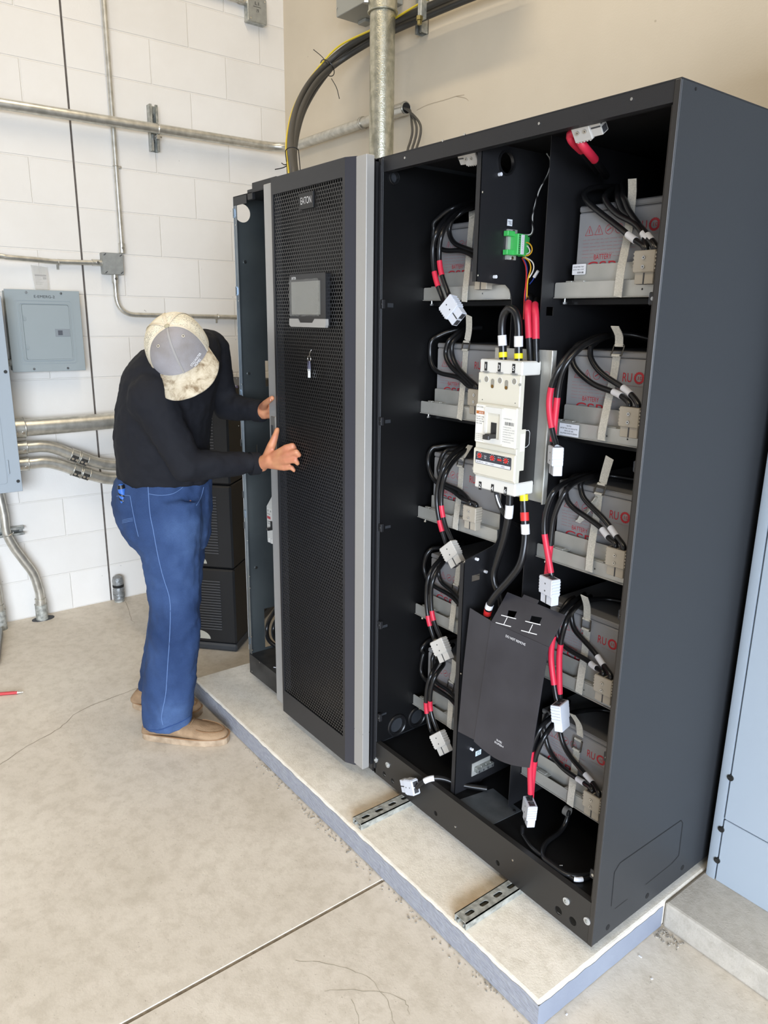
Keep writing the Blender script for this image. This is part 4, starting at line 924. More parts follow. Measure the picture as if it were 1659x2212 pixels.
m = MB(); m.cyl(p-d_*.009, p+d_*.009, .004, .0034); part('cap', m, white_label, t, True); m = MB(); m.tube([p-d_*.008, p-d_*.016-Z*.002, p-d_*.03+Z*.001], .0014); part('wire', m, MATS['wire #28408f'], t, True)
# ground bar low on the partition
gb = thing('ground_bar', atx(1040, 1650, XT), 'metal ground bar with set screws low on the black partition', 'ground bar')
a, b_ = atx(1019, 1660, XT), atx(1058, 1640, XT)
y0_, y1_ = a.y, b_.y; zg = atx(1038, 1655, XT).z
m = MB(); m.box((XT, y0_, zg-.02), (XT+.0015, y1_, zg+.022)); part('backplate', m, zinc, gb)
m = MB(); m.box((XT+.0015, y0_+.008, zg-.006), (XT+.018, y1_, zg+.008), .001); bar = part('bar', m, galv, gb)
for i in range(4):
    yq = y0_+.013+(y1_-y0_-.016)*i/3.2
    m = MB(); m.cyl((XT+.009, yq, zg+.008), (XT+.009, yq, zg+.0095), .0032, seg=12); part('set_screw', m, steel, bar)
    m = MB(); m.cyl((XT+.0175, yq, zg), (XT+.0187, yq, zg), .0032, seg=12); part('wire_hole', m, conn_dark, bar)
p = atx(1033, 1626, XT); sk = thing('earth_sticker', p, 'small pale sticker with an earth symbol above the ground bar', 'sticker')
m = MB(); m.box((XT, p.y-.011, p.z-.008), (XT+.0008, p.y+.011, p.z+.008)); part('paper', m, mat('pale blue sticker', '#c9d6dd', .5), sk)
m = MB(); m.ring((XT+.001, p.y, p.z), X, .006, .0005, 20, 5); part('earth_symbol', m, ink, sk)
m = MB(); m.box((XT+.0008, p.y-.003, p.z-.0004), (XT+.0012, p.y+.003, p.z+.0004)); m.box((XT+.0008, p.y-.0004, p.z), (XT+.0012, p.y+.0004, p.z+.004)); part('earth_symbol', m, ink, sk)
# grommeted holes of the left inner wall are parts of the cabinet
# ================================================================== UPS CABINET WITH PERFORATED DOOR
UL, UR, DIV = -1.728, -.868, -1.42
up = thing('ups_cabinet', ((UL+UR)/2, .4, CBZ), 'tall black and silver power cabinet with perforated door, its left bay open', 'power cabinet')
m = MB()
m.prism([rect(0, CBZ+.08, .80, CTZ), circ(.034, 1.888, .031, 28), rect(.1085, 1.272, .30, 1.3685), rect(.073, .19, .45, .363), rect(.06, 1.02, .064, 1.05)], (UL, 0, 0), Y, Z, (.0018, 0, 0))
part('side_panel', m, mat('dark galvanised panel', '#565b5b', .36, .55, col2='#4a4f50', nscale=5), up)
fl_m = mat('bluish zinc flange', '#8e979e', .28, .9, col2='#757e86', nscale=7)
m = MB(); m.box((UL+.0018, .001, CBZ+.09), (UL+.021, .003, CTZ-.004)); part('front_flange', m, fl_m, up)
m = MB(); m.box((UL-.011, .004, 1.06), (UL, .0055, CTZ-.003)); m.box((UL-.013, .004, CBZ+.1), (UL, .0055, 1.0)); part('edge_flange', m, mat('pale zinc flange', '#c8ccd0', .35, .6), up)
for i, (px, py) in enumerate(((510, 486), (516, 650), (523, 830), (530, 985), (535, 1168), (540, 1245), (541, 1270), (544, 1375), (546, 1404))):
    p = at(px, py, .001); m = MB(); m.cyl(p-Y*.002, p, .0028, seg=12); part('screw', m, steel, up)
for px, py in ((498, 456), (503, 642), (509, 734), (512, 818), (516, 920)):
    p = at(px, py, .004); m = MB(); m.cyl(p-Y*.001, p, .0018, seg=10); part('screw', m, steel, up)
for px, py in ((529, 566), (537, 807), (553, 1226)):
    p = atx(px, py, UL+.002); m = MB(); m.cyl(p-X*.001, p+X*.003, .006, seg=12); part('stud', m, steel, up)
for zc in (1.885, 1.62, 1.25, .78, .24):
    m = MB(); m.box((UL-.002, -.003, zc-.016), (UL+.004, .004, zc+.016), .001); m.box((UL+.004, -.002, zc-.012), (UL+.009, .002, zc+.012)); part('hinge_bracket', m, fl_m, up)
for zc in (.73, .855, 1.06):
    m = MB(); m.box((UL-.017, .002, zc-.014), (UL-.010, .006, zc+.014), .0008); part('hinge_bracket', m, black_plastic, up)
# base, roof, divider, backs
m = MB(); m.box((UL-.002, .0, CBZ), (UR, .004, .181), .001); m.box((UL, .004, .176), (UR, .80, .18)); part('base', m, mat('scuffed black base', '#201f1f', .5, noise=.0, col2='#3a3836', nscale=14), up)
for px, py in ((561, 1431), (545, 1450)):
    p = at(px, py, 0); m = MB(); m.cyl(p-Y*.0015, p, .0025, seg=10); part('screw', m, steel, up)
m = MB(); m.box((UL, 0, CTZ-.002), (UR, .80, CTZ)); m.box((UL, 0, CTZ-.03), (UL+.1, .002, CTZ)); part('roof', m, black_paint, up)
m = MB(); m.box((-1.62, .0, CTZ-.022), (-1.585, .012, CTZ+.010), .001); m.box((-1.585, .0, CTZ), (-1.42, .1, CTZ+.028), .001); part('roof_bracket', m, black_paint, up)
m = MB(); m.box((DIV, .005, .18), (DIV+.003, .80, CTZ-.003)); part('divider', m, fl_m, up)
m = MB(); m.box((DIV+.003, .03, .18), (UR, .034, CTZ-.003)); part('filter_panel', m, black_in, up)
m = MB(); m.box((UL, .795, .40), (UR, .80, CTZ)); part('back_panel', m, black_in, up)
m = MB(); m.box((UR-.003, .0, CBZ), (UR, .80, CTZ)); m.box((UR-.004, -.012, CBZ+.03), (UR, 0, CTZ-.01)); part('side_panel', m, black_paint, up)
# door
DL, DR, YD = -1.4065, -.858, -.05
DZ0, DZ1 = .129, 1.937
dr = part('door', MB().box((DL+.004, YD+.022, DZ0+.01), (DR-.002, YD+.030, DZ1-.004)), black_in, up)
SL, SR = at(592, 700, YD-.004).x, at(768, 700, YD).x
m = MB(); m.box((DL-.002, YD-.003, DZ0+.003), (SL+.004, YD+.026, DZ1-.003), .002); m2 = part('silver_trim', m, silver, dr)
m = MB(); m.box((SR, YD, DZ0-.002), (DR, YD+.026, .2515), .0012); m.box((SR, YD, .2535), (DR, YD+.026, DZ1+.004), .0012); m.box((SR+.001, YD+.001, .25), (DR-.001, YD+.025, .255)); part('silver_trim', m, silver, dr)
m = MB(); m.box((DL+.012, YD-.0065, 1.13), (SL-.004, YD-.002, 1.205), .002); lt_ = part('door_latch', m, mat('latch grey', '#8b8780', .35, .5), dr)
m = MB(); m.box((DL+.016, YD-.008, 1.14), (DL+.032, YD-.006, 1.175), .0008); part('latch_recess', m, conn_dark, lt_)
# bulged black centre: frame with right bevel and an inset of punched sheet
FY = YD-.012; CL, CR_, CZ0, CZ1 = at(592, 700, FY).x, SR-.001, DZ0-.012, DZ1+.006
BV = CR_-at(745, 700, FY).x
grp = mat('black door enamel', '#262628', .42, bump=.1, bscale=900)
pu0, pu1, pz0, pz1 = CL+.012, CR_-BV-.012, .205, 1.895
m = MB(); m.prism([rect(CL, CZ0, CR_-BV, CZ1), rect(pu0, pz0, pu1, pz1)], (0, FY, 0), X, Z, (0, .002, 0))
fr = part('door_frame', m, grp, dr)
m = MB()
prof = [(CL, FY), (CR_-BV, FY), (CR_, YD+.004), (CR_, YD+.02), (CR_-.002, YD+.02), (CR_-.002, YD+.0045), (CR_-BV, FY+.002), (CL, FY+.002)]
bev = [(CR_-BV, FY), (CR_, YD+.004), (CR_, YD+.02), (CR_-.003, YD+.02), (CR_-BV-.001, FY+.003)]
m.prism([bev], (0, 0, CZ0), X, Y, (0, 0, CZ1-CZ0)); part('door_bevel', m, mat('slate door bevel', '#303036', .45), dr)
m = MB(); m.box((CL, FY+.002, CZ0), (CL+.002, YD+.022, CZ1)); m.box((CL, FY+.002, CZ1-.002), (CR_-BV, YD+.022, CZ1)); m.box((CL, FY+.002, CZ0), (CR_-BV, YD+.022, CZ0+.002)); part('door_return', m, grp, dr)
bm = bmesh.new(); PW, PH = .0118, .0102; HR = .0049; row = 0; z0 = pz0+.002
import math as _m
while z0 < pz1:
    x_ = pu0+(PW/2 if row % 2 else 0)
    while x_ < pu1+PW*.2:
        R_ = PW/_m.sqrt(3); o_, i_ = [], []
        for k in range(6):
            a = _m.radians(60*k+30); o_.append(bm.verts.new((x_+R_*_m.cos(a), FY+.003, z0+R_*_m.sin(a)))); i_.append(bm.verts.new((x_+HR*_m.cos(a), FY+.003, z0+HR*_m.sin(a))))
        for k in range(6): bm.faces.new((o_[k], o_[(k+1) % 6], i_[(k+1) % 6], i_[k]))
        x_ += PW
    z0 += PH; row += 1
bmesh.ops.remove_doubles(bm, verts=bm.verts, dist=.0004)
part('perforated_sheet', bm, mat('punched black sheet', '#2b2a29', .38), dr)
# nameplate, display and keys on the door
a, b_ = at(646, 418, FY-.003), at(677, 448, FY-.003)
m = MB(); m.box((a.x, FY-.004, b_.z), (b_.x, FY+.002, a.z-.001), .001); npl = part('nameplate', m, mat('nameplate black', '#161617', .4), dr)
ctr = (a.x+b_.x)/2; text('lettering', 'EATON', (ctr-.029, FY-.0043, (a.z+b_.z)/2-.009), X, Z, .019, mat('brushed nameplate letters', '#d9d9d9', .35, .4), npl, width=.058, depth=.0006)
a, b_ = at(626, 594, FY-.012), at(705, 708, FY-.012)
dx0, dx1, dz0, dz1 = a.x, b_.x, b_.z, a.z
m = MB(); m.prism([rrect(dx0, dz0, dx1, dz1, .004, 4)], (0, FY-.014, 0), X, Z, (0, .016, 0)); ds = part('display_unit', m, mat('display bezel', '#1b1b1d', .3), dr)
fx, fz = (lambda t: dx0+(dx1-dx0)*t), (lambda t: dz0+(dz1-dz0)*t)
m = MB(); m.box((fx(.06), FY-.0148, fz(.24)), (fx(.86), FY-.0138, fz(.86))); part('screen', m, mat('dull screen', '#73736d', .35), ds)
film = mat('clear wrinkled film', '#cfcfc8', .22, alpha=.13, spec=.8)
bm = bmesh.new(); rng = random.Random(12); NX, NZ = 26, 30; g = []
for j in range(NZ+1):
    r_ = []
    for i in range(NX+1):
        u, v = i/NX, j/NZ; e = min(u*1.1, 1-u, v, 1-v)
        d = .0025+(rng.random()*.0045 if e < .13 else 0)
        r_.append(bm.verts.new((fx(.035+.83*u)+rng.uniform(-.0014, .0014), FY-.015-d, fz(.21+.69*v)+rng.uniform(-.0015, .0015))))
    g.append(r_)
for j in range(NZ):
    for i in range(NX): bm.faces.new((g[j][i], g[j][i+1], g[j+1][i+1], g[j+1][i]))
part('protective_film', bm, film, ds, True)
text('lettering', 'EATON', (fx(.07), FY-.0142, fz(.905)), X, Z, .0078, white_ink, ds, width=.024, depth=.0003)
m = MB(); m.prism([[(fx(0), fz(.16)), (fx(0), fz(.035)), (fx(.05), fz(0)), (fx(1), fz(0)), (fx(1.02), fz(.05)), (fx(1.02), fz(.16)), (fx(.72), fz(.16)), (fx(.66), fz(.085)), (fx(.30), fz(.085)), (fx(.25), fz(.16))]], (0, FY-.017, 0), X, Z, (0, .01, 0)); part('silver_bar', m, silver, ds)
kp_ = at(668, 775, FY-.004); ky = thing('key_ring', kp_, 'small ring with two keys hanging from the perforated door', 'keys')
m = MB(); m.ring(kp_, Y, .0085, .0009, 24, 6); part('ring', m, steel, ky, True)
m = MB(); m.tube([kp_+Vector((.002, 0, .008)), kp_+Vector((.006, -.002, .016)), kp_+Vector((.012, .0, .026)), kp_+Vector((.012, .006, .028))], .0007, 6); part('tie_wire', m, steel, ky, True)
for dx in (-.0035, .0045):
    m = MB(); h = kp_+Vector((dx*.3, -.001, -.006)); e = kp_+Vector((dx, -.001, -.032)); m.obox((h+e)/2, X, Y, (h-e).normalized(), .009, .003, (h-e).length, .0012); kh = part('key_head', m, mat('grey violet plastic', '#5f6073', .4), ky)
    m = MB(); m.cyl(e+Z*.002, e-Z*.004, .0036, seg=12); m.cyl(e-Z*.003, e-Z*.024, .0024, seg=10); part('key_shank', m, steel, kh)
# little breaker and cables in the open bay
q0, q1 = at(575, 1078, .055), at(577, 1160, .055)
ib = thing('circuit_breaker', (q0.x+.04, .08, q1.z), 'small white breaker half hidden inside the open bay of the power cabinet', 'circuit breaker')
bx0, bx1, bz0, bz1 = q0.x, q0.x+.085, q1.z-.014, q0.z
m = MB(); m.box((bx0, .055, bz0), (bx1, .105, bz1-.03), .002); m.prism([[(.055, bz1-.03), (.105, bz1-.03), (.105, bz1+.015), (.085, bz1+.015)]], (bx0, 0, 0), Y, Z, (bx1-bx0, 0, 0)); bb = part('body', m, white_plastic, ib)
m = MB(); m.box((bx0+.006, .054, bz1-.075), (bx0+.03, .0555, bz1-.065)); part('red_label', m, mat('faded red label', '#b8434a', .5), bb)
for i in range(3): text('lettering', ('EATON', '100 AMPS', 'TYPE FD')[i], (bx0+.006, .0545, (bz1-.058, bz1-.088, bz1-.096)[i]), X, Z, .0045, ink, bb, width=.022, depth=.0004)
m = MB(); m.box((bx0+.03, .035, bz1-.115), (bx0+.045, .056, bz1-.105), .001); m.box((bx0+.036, .05, bz1-.11), (bx0+.044, .056, bz1-.08)); part('toggle', m, black_plastic, ib)
for i in range(3):
    m = MB(); m.cyl((bx0+.012+.02*i, .0546, bz1-.043), (bx0+.012+.02*i, .056, bz1-.043), .004, seg=12); part('screw', m, galv_dull, bb)
    m = MB(); m.box((bx0+.006+.02*i, .053, bz0-.004), (bx0+.020+.02*i, .09, bz0+.016), .001); part('terminal', m, white_plastic, ib)
for i, xx in enumerate((0, .028)):
    t = thing('power_cable', (-1.6, .2, .2), ['outer of the two black cables curving inside the open bay of the power cabinet', 'inner of the two black cables curving inside the open bay of the power cabinet'][i], 'cable')
    cable(t, pathy([(600+i*14, 1312+i*6, .10), (582+i*14, 1338+i*3, .10), (576+i*14, 1362, .09), (581+i*14, 1384-i*3, .08), (600+i*14, 1398-i*6, .10)]), .009)
p = atz(594, 1442, .182); m = MB(); m.box(p-Vector((.006, .002, 0)), p+Vector((.006, .002, .002)), rot=Matrix.Rotation(.5, 3, 'Z')); tag(part('paper_scrap', m, white_label), 'white scrap on the floor of the open power cabinet bay', 'scrap')

# ================================================================== BLACK TOWER CABINET BEHIND THE WORKER
C0 = Vector((-2.1225, .1323, 0)); ux = Vector((.735, .678, 0)).normalized(); uy = Vector((-ux.y, ux.x, 0)); TW, TD, TH = .40, .62, 1.232
tw = thing('tower_cabinet', C0-ux*TW/2+uy*TD/2, 'black louvred tower cabinet standing askew in the corner behind the worker', 'tower cabinet')
tw_m = mat('matt black plastic', '#18191b', .5); Rz = Matrix((ux, uy, Z)).transposed()
def tbx(m, u0, v0, z0, u1, v1, z1, bev=0):
    c = C0+ux*((u0+u1)/2)+uy*((v0+v1)/2)+Z*((z0+z1)/2); return m.obox(c, ux, uy, Z, abs(u1-u0), abs(v1-v0), abs(z1-z0), bev)
for nm, a, b_ in (('lower_unit', .035, .405), ('middle_unit', .410, .80), ('upper_unit', .805, TH)):
    m = MB(); tbx(m, -TW+.004, .02, a, -.004, TD, b_, .004); o = part(nm, m, tw_m, tw)
    m = MB(); tbx(m, -TW, 0, a, 0, .024, b_, .008); part('front_bezel', m, tw_m, o)
    m = MB(); k = a+.07 if a < .8 else .86
    while k < b_-.055: tbx(m, -TW+.05, -.004, k, -.068, .002, k+.0045, .001); k += .0132
    part('louvres', m, mat('louvre reflection grey', '#4a4c50', .35), o)  # bars coloured paler than the black plastic, reflections put into their colour
    m = MB(); P = C0-ux*.19-uy*.0015+Z*(a+.02); m.prism([[(.062*math.cos(math.radians(q)), .042*math.sin(math.radians(q))) for q in range(0, 181, 12)]], P, ux, Z, uy*.003); part('badge', m, mat('pale badge', '#b9b7aa', .4), o)
m = MB(); tbx(m, -TW-.003, -.006, .0, .003, TD, .035, .008); part('base', m, mat('worn grey base', '#3c4045', .5), tw)
fp_ = atz(491, 827, TH+.0005); fb = thing('flashlight', fp_, 'black flashlight with orange metal ends standing on the black tower cabinet', 'flashlight')
m = MB(); m.cyl(fp_, fp_+Z*.012, .0115, seg=20); part('end_cap', m, copper_orange, fb, True)
m = MB(); m.cyl(fp_+Z*.012, fp_+Z*.066, .0112, seg=20); part('barrel', m, black_plastic, fb, True)
m = MB(); m.cyl(fp_+Z*.066, fp_+Z*.075, .0112, .0135, seg=20); m.cyl(fp_+Z*.075, fp_+Z*.106, .0135, seg=20); m.ring(fp_+Z*.092, Z, .0135, .0008, 20, 6); part('head', m, copper_orange, fb, True)
a, b_ = atz(499, 831, TH+.005), atz(512, 836, TH+.005); mk = thing('marker', a, 'slim pale marker lying beside the flashlight on the tower cabinet', 'marker')
m = MB(); m.cyl(a, a.lerp(b_, .65), .0045, seg=14); part('barrel', m, white_label, mk, True); m = MB(); m.cyl(a.lerp(b_, .65), b_, .005, seg=14); part('cap', m, mat('violet cap', '#6c6482', .4), mk, True)

# ================================================================== PALE GREY SWITCHGEAR ON THE RIGHT
sg = thing('switchgear', (.6, .75, PADZ), 'pale blue grey electrical enclosure at the right edge beside the black cabinet', 'electrical enclosure')
SY, SX = .467, .018; sz = PADZ+.001
m = MB(); m.box((SX, SY+.022, sz), (1.15, YC-.01, 2.25)); part('body', m, ansi_blue, sg)
m = MB(); m.prism([[(SX, SY+.03), (SX, SY+.012), (SX+.004, SY+.003), (SX+.012, SY), (SX+.028, SY), (SX+.028, SY+.03)]], (0, 0, sz), X, Y, (0, 0, 2.15)); part('corner_post', m, ansi_blue, sg, True)
zs = at(1563, 1770, SY).z
for a, b_, nm in ((sz, zs-.0015, 'lower_panel'), (zs+.0015, 2.2, 'door_panel')):
    m = MB(); m.box((SX+.0315, SY+.001, a), (1.14, SY+.02, b_), .002); part(nm, m, ansi_blue, sg)
m = MB(); m.box((SX+.027, SY+.012, sz), (SX+.033, SY+.025, 2.2)); part('door_gap', m, dark_gap, sg)
for px, py in ((1578, 1680), (1558, 1791), (1549, 1858)):
    p = at(px, py, SY); m = MB(); m.cyl(p-Y*.004, p+Y*.002, .0062, seg=6); m.cyl(p-Y*.002, p+Y*.002, .0085, seg=18); part('bolt', m, mat('dark screw', '#4d4d4b', .35, .8), sg)
# ================================================================== CONDUITS, BOXES AND CABLES ON THE WALLS
def dep(p): return (Vector(p)-CAM).dot(FWD)
def rad(pxw, p): return pxw/2*dep(p)/FPX
def pathx(seq, x): return [atx(a, b_, x) for a, b_ in seq]
def bend(pts, r_, n_=8):
    """polyline with rounded corners of radius r_"""
    P = [Vector(p) for p in pts]; out = [P[0]]
    for a, b_, c in zip(P, P[1:], P[2:]):
        d0, d1 = (a-b_), (c-b_); k = min(r_, d0.length*.49, d1.length*.49); s, e = b_+d0.normalized()*k, b_+d1.normalized()*k
        for i in range(n_+1):
            t = i/n_; out.append(s*(1-t)**2+b_*(2*t*(1-t))+e*t*t)
    return out+[P[-1]]
def pipe(parent, pts, r_, material=emt, name='pipe', seg=20): return part(name, MB().sweep(pts, r_, seg), material, parent, True)
def collar(parent, p0, p1, r_, material=emt, name='coupling', screws=0, face=None):
    o = part(name, MB().cyl(p0, p1, r_, seg=24), material, parent, True)
    p0, p1 = Vector(p0), Vector(p1); d = (p1-p0).normalized(); f = Vector(face or X); f = (f-d*f.dot(d)).normalized()
    m = MB(); m.ring(p0, d, r_, r_*.06, 24, 6); part('rim', m, material, o, True); m = MB(); m.ring(p1, d, r_, r_*.06, 24, 6); part('rim', m, material, o, True)
    for i in range(screws):
        q = p0.lerp(p1, (i+.5)/screws)+f*r_*.95; m = MB(); m.cyl(q, q+f*.006, .0065, seg=12); part('set_screw', m, steel, o, True)
    return o
XW = XC
# vertical conduit, square box, elbow run
t = thing('conduit', atx(230, 300, XW+.02), 'thin vertical steel conduit dropping to the square junction box', 'conduit')
a, b_ = atx(213, -300, XW+.022), atx(254.5, 546, XW+.022); a.y = b_.y = (a.y+b_.y)/2; pipe(t, [a, b_], .0118); collar(t, b_+Z*.0, b_+Z*.045, .0155, screws=1)
p = atx(240, 357, XW+.022); p.y = a.y; m = MB(); m.ring(p, Z, .0135, .002, 18, 6); m.box(p+Vector((-.022, .012, -.006)), p+Vector((-.018, .034, .006)), .001); sp2 = part('pipe_strap', m, emt, t, True)
m = MB(); m.cyl(p+Vector((-.018, .027, 0)), p+Vector((-.014, .027, 0)), .004, seg=10); part('screw', m, steel, sp2)
t = thing('junction_box', atx(248, 570, XW), 'square galvanised junction box with blank cover on the block wall', 'junction box')
jy0, jy1, jz0, jz1 = -.048, .053, 1.7285, 1.832
m = MB(); m.box((XW, jy0, jz0), (XW+.045, jy1, jz1), .003); jb_ = part('box', m, mat('cast grey box', '#9d9f9b', .5, .5, noise=.2, nscale=60), t)
m = MB(); m.prism([rrect(jy0+.001, jz0+.001, jy1-.001, jz1-.001, .008, 4)], (XW+.045, 0, 0), Y, Z, (.0025, 0, 0)); cvp = part('cover', m, mat('cover plate', '#a3a5a1', .45, .6, noise=.15, nscale=40), t)
for sy, sz_ in ((jy0+.011, jz1-.01), (jy1-.011, jz0+.01), (jy0+.013, jz0+.009), (jy1-.011, jz1-.011)):
    m = MB(); m.obox((XW+.048, sy, sz_), X, (Y+Z*.8).normalized(), (Z-Y*.8).normalized(), .001, .014, .004); part('cover_slot', m, conn_dark, cvp)
t = thing('conduit', atx(300, 680, XW+.02), 'thin steel conduit curving from under the junction box to the right', 'conduit')
e0 = atx(257.5, 592, XW+.022); e1 = atx(262, 640, XW+.022); zz_ = atx(420, 684, XW+.022).z
pts = [Vector((XW+.022, .012, jz0)), Vector((XW+.022, .012, 1.535)), Vector((XW+.022, .9, 1.528))]
pipe(t, bend(pts, .15, 14), .0118); collar(t, pts[0], pts[0]-Z*.04, .0150, screws=1)
p = Vector((XW+.022, .565, 1.531)); m = MB(); m.ring(p, Y, .0135, .002, 18, 6); m.box(p+Vector((-.022, -.006, -.034)), p+Vector((-.018, .006, -.012)), .001); sp2 = part('pipe_strap', m, emt, t, True)
t = thing('conduit', atx(100, 562, XW+.02), 'horizontal steel conduit running left from the junction box', 'conduit')
pts = [Vector((XW+.05, -1.6, atx(-60, 549, XW+.05).z)), atx(-60, 549, XW+.05), atx(20, 556, XW+.05), atx(80, 561, XW+.035), atx(120, 565, XW+.022), Vector((XW+.022, jy0, atx(220, 568, XW+.022).z))]
pipe(t, smooth(pts, 8), .0118); collar(t, pts[-1], pts[-1]-Y*.045, .0150, screws=1)
p = atx(126, 566, XW+.022); m = MB(); m.ring(p, Y, .0135, .002, 18, 6); m.box(p+Vector((-.022, -.006, -.034)), p+Vector((-.018, .006, -.012)), .001); part('pipe_strap', m, emt, t, True)
# long pipe turning the corner, strut on the block wall
t = thing('conduit', atx(330, 275, XW+.06), 'long horizontal steel conduit that crosses the block wall and turns the corner', 'conduit')
XP2 = XW+.0665; z_l, z_m = atx(60, 238, XP2).z, atx(450, 299, XP2).z
pts = [Vector((XP2-.02, -1.0, z_l+.005)), atx(20, 232, XP2), Vector((XP2, .9, atx(560, 311, XP2).z)), Vector((XP2+.04, YC-.035, z_m-.02)), Vector((-2.6, YC-.035, at(720, 290, YC-.035).z)), Vector((-2.02, YC-.035, at(862, 246, YC-.035).z))]
pts = [Vector((XP2, -1.8, 2.412)), Vector((XP2, YC-.035, 2.436)), Vector((-2.00, YC-.035, 2.440))]
pipe(t, bend(pts, .16, 12), .0235)
collar(t, (-2.10, YC-.035, 2.44), (-2.005, YC-.035, 2.44), .0275, mat('bright coupling', '#c6c5bf', .25, .9), screws=0)
collar(t, (-2.34, YC-.035, 2.4385), (-2.325, YC-.035, 2.4385), .0275)
m = MB(); m.cyl((-2.0045, YC-.035, 2.44), (-1.9995, YC-.035, 2.44), .0225, seg=24); part('open_end', m, dark_gap, t)
sw = thing('strut_channel', atx(328, 278, XW), 'short vertical strut channel on the block wall holding the long conduit', 'strut channel')
a, b_ = atx(325, 229, XW), atx(331, 329, XW); a.y = b_.y = (a.y+b_.y)/2
strut('channel', Vector((XW+.001, a.y, b_.z)), Vector((XW+.001, a.y, a.z)), -X, .0413, .0385, galv, sw, slots=False)
for zq in (a.z-.045, b_.z+.05):
    m = MB(); m.cyl((XW+.0036, a.y, zq), (XW+.012, a.y, zq), .007, seg=6); m.cyl((XW+.0036, a.y, zq), (XW+.006, a.y, zq), .011, seg=16); part('anchor_bolt', m, steel, sw)
p = Vector((XP2, a.y+.004, 2.4305)); m = MB(); m.ring(p, Y, .0255, .003, 24, 6); m.box(p+Vector((-.008, -.008, -.048)), p+Vector((.004, .008, -.026)), .001); cl = part('pipe_clamp', m, steel, sw, True)
m = MB(); m.cyl(p+Vector((-.002, -.014, -.037)), p+Vector((-.002, .02, -.037)), .004, seg=10); part('screw', m, steel, cl)
# panelboard
pn = thing('panelboard', atx(95, 715, XW), 'small grey panelboard with hinged door and handwritten name on the block wall', 'panelboard')
FX = XW+.085; py0, py1, pz0, pz1 = -.519, -.186, 1.263, 1.641
m = MB(); m.box((XW, py0+.008, pz0+.006), (FX-.004, py1-.012, pz1-.006)); part('box', m, mat('panel side grey', '#8d9390', .45), pn)
m = MB(); m.box((FX-.004, py0, pz0), (FX, py1, pz1), .0015); tr = part('trim_plate', m, ansi_grey, pn)
for k in range(6):
    m = MB(); zc = pz0+.06+.052*k; m.cyl((XW+.04, py0+.0065, zc), (XW+.04, py0+.009, zc), .014, seg=20); part('knockout', m, mat('knockout grey', '#7d8380', .5), pn)
for ins, h in ((.038, .003), (.052, .006)):
    m = MB(); m.prism([rrect(py0+ins, pz0+ins, py1-ins, pz1-ins-.006, .014, 5), rrect(py0+ins+.005, pz0+ins+.005, py1-ins-.005, pz1-ins-.011, .011, 5)], (FX, 0, 0), Y, Z, (h*.5, 0, 0)); part('raised_rim', m, ansi_grey, tr)
ins = .068; dy0, dy1, dz0_, dz1_ = py0+ins, py1-ins*.85, pz0+ins*.85, pz1-ins
m = MB(); m.prism([rrect(dy0-.002, dz0_-.002, dy1+.002, dz1_+.002, .008, 4)], (FX+.0002, 0, 0), Y, Z, (.0006, 0, 0)); part('door_gap', m, mat('grey shadow gap', '#6d7573', .6), tr)
m = MB(); m.prism([rrect(dy0, dz0_, dy1, dz1_, .008, 4)], (FX, 0, 0), Y, Z, (.003, 0, 0)); d_ = part('door', m, ansi_grey, pn)
m = MB(); m.box((FX+.003, dy1-.07, 1.4275), (FX+.0048, dy1-.003, 1.463), .0008); hd = part('latch_plate', m, mat('latch plate grey', '#80878b', .4), d_)
m = MB(); m.box((FX+.0046, dy1-.058, 1.434), (FX+.0054, dy1-.037, 1.456)); part('latch_recess', m, mat('latch recess', '#4b4e55', .5), hd)
for zc in (dz1_-.06, dz0_+.06):
    m = MB(); m.sweep(bend([(FX+.004, dy0+.002, zc+.012), (FX+.004, dy0+.002, zc-.012), (FX+.004, dy0+.011, zc-.012), (FX+.004, dy0+.011, zc+.004)], .004, 4), .0018, 8); part('hinge', m, ansi_grey, d_, True)
for yq, zq in ((py0+.094, pz1-.013), (py1-.085, pz1-.013), (py0+.094, pz0+.013), (py1-.085, pz0+.013)):
    m = MB(); m.cyl((FX, yq, zq), (FX+.004, yq, zq), .0065, .005, seg=16); part('screw', m, steel, tr)
text('lettering', 'E-EMERG-2', (FX, py0+.125, pz1-.036), Y, Z, .012, ink, tr, width=.092, depth=.0005)
bg_ = thing('document_bag', (XW+.03, -.34, pz1), 'clear plastic bag with a printed leaflet standing on top of the grey panelboard', 'plastic bag')
by0, by1, bz1 = -.373, -.303, 1.756
m = MB(); m.prism([[(by0+.006, pz1), (by1, pz1+.004), (by1-.002, bz1-.008), (by0-.004, bz1), (by0, pz1+.06)]], (XW+.014, 0, 0), Y, Z, (.001, 0, 0)); part('plastic', m, mat('clear bag plastic', '#d9d6ce', .15, alpha=.35, spec=.8), bg_)
m = MB(); m.box((XW+.009, by0+.008, pz1+.006), (XW+.0105, by1-.006, bz1-.04)); lf = part('leaflet', m, mat('leaflet paper', '#dedcda', .6), bg_)
m = MB(); m.box((XW+.0104, by0+.01, bz1-.05), (XW+.0112, by1-.008, bz1-.042)); part('header_bar', m, mat('header grey', '#5c5a60', .6), lf)
m = MB(); m.box((XW+.0104, by1-.024, bz1-.064), (XW+.0112, by1-.009, bz1-.053)); part('picture', m, mat('picture grey', '#77787a', .6), lf)
for i, (s_, wd) in enumerate((('Ground Bar Kit', .026), ('Terminal assembly', .03), ('Instructions', .022), ('Retain for future use', .034), ('See wiring diagram', .03))): text('lettering', s_, (XW+.0112, by0+.011, bz1-.058-.0075*i), Y, Z, .0042, ink, lf, width=wd, depth=.0003)
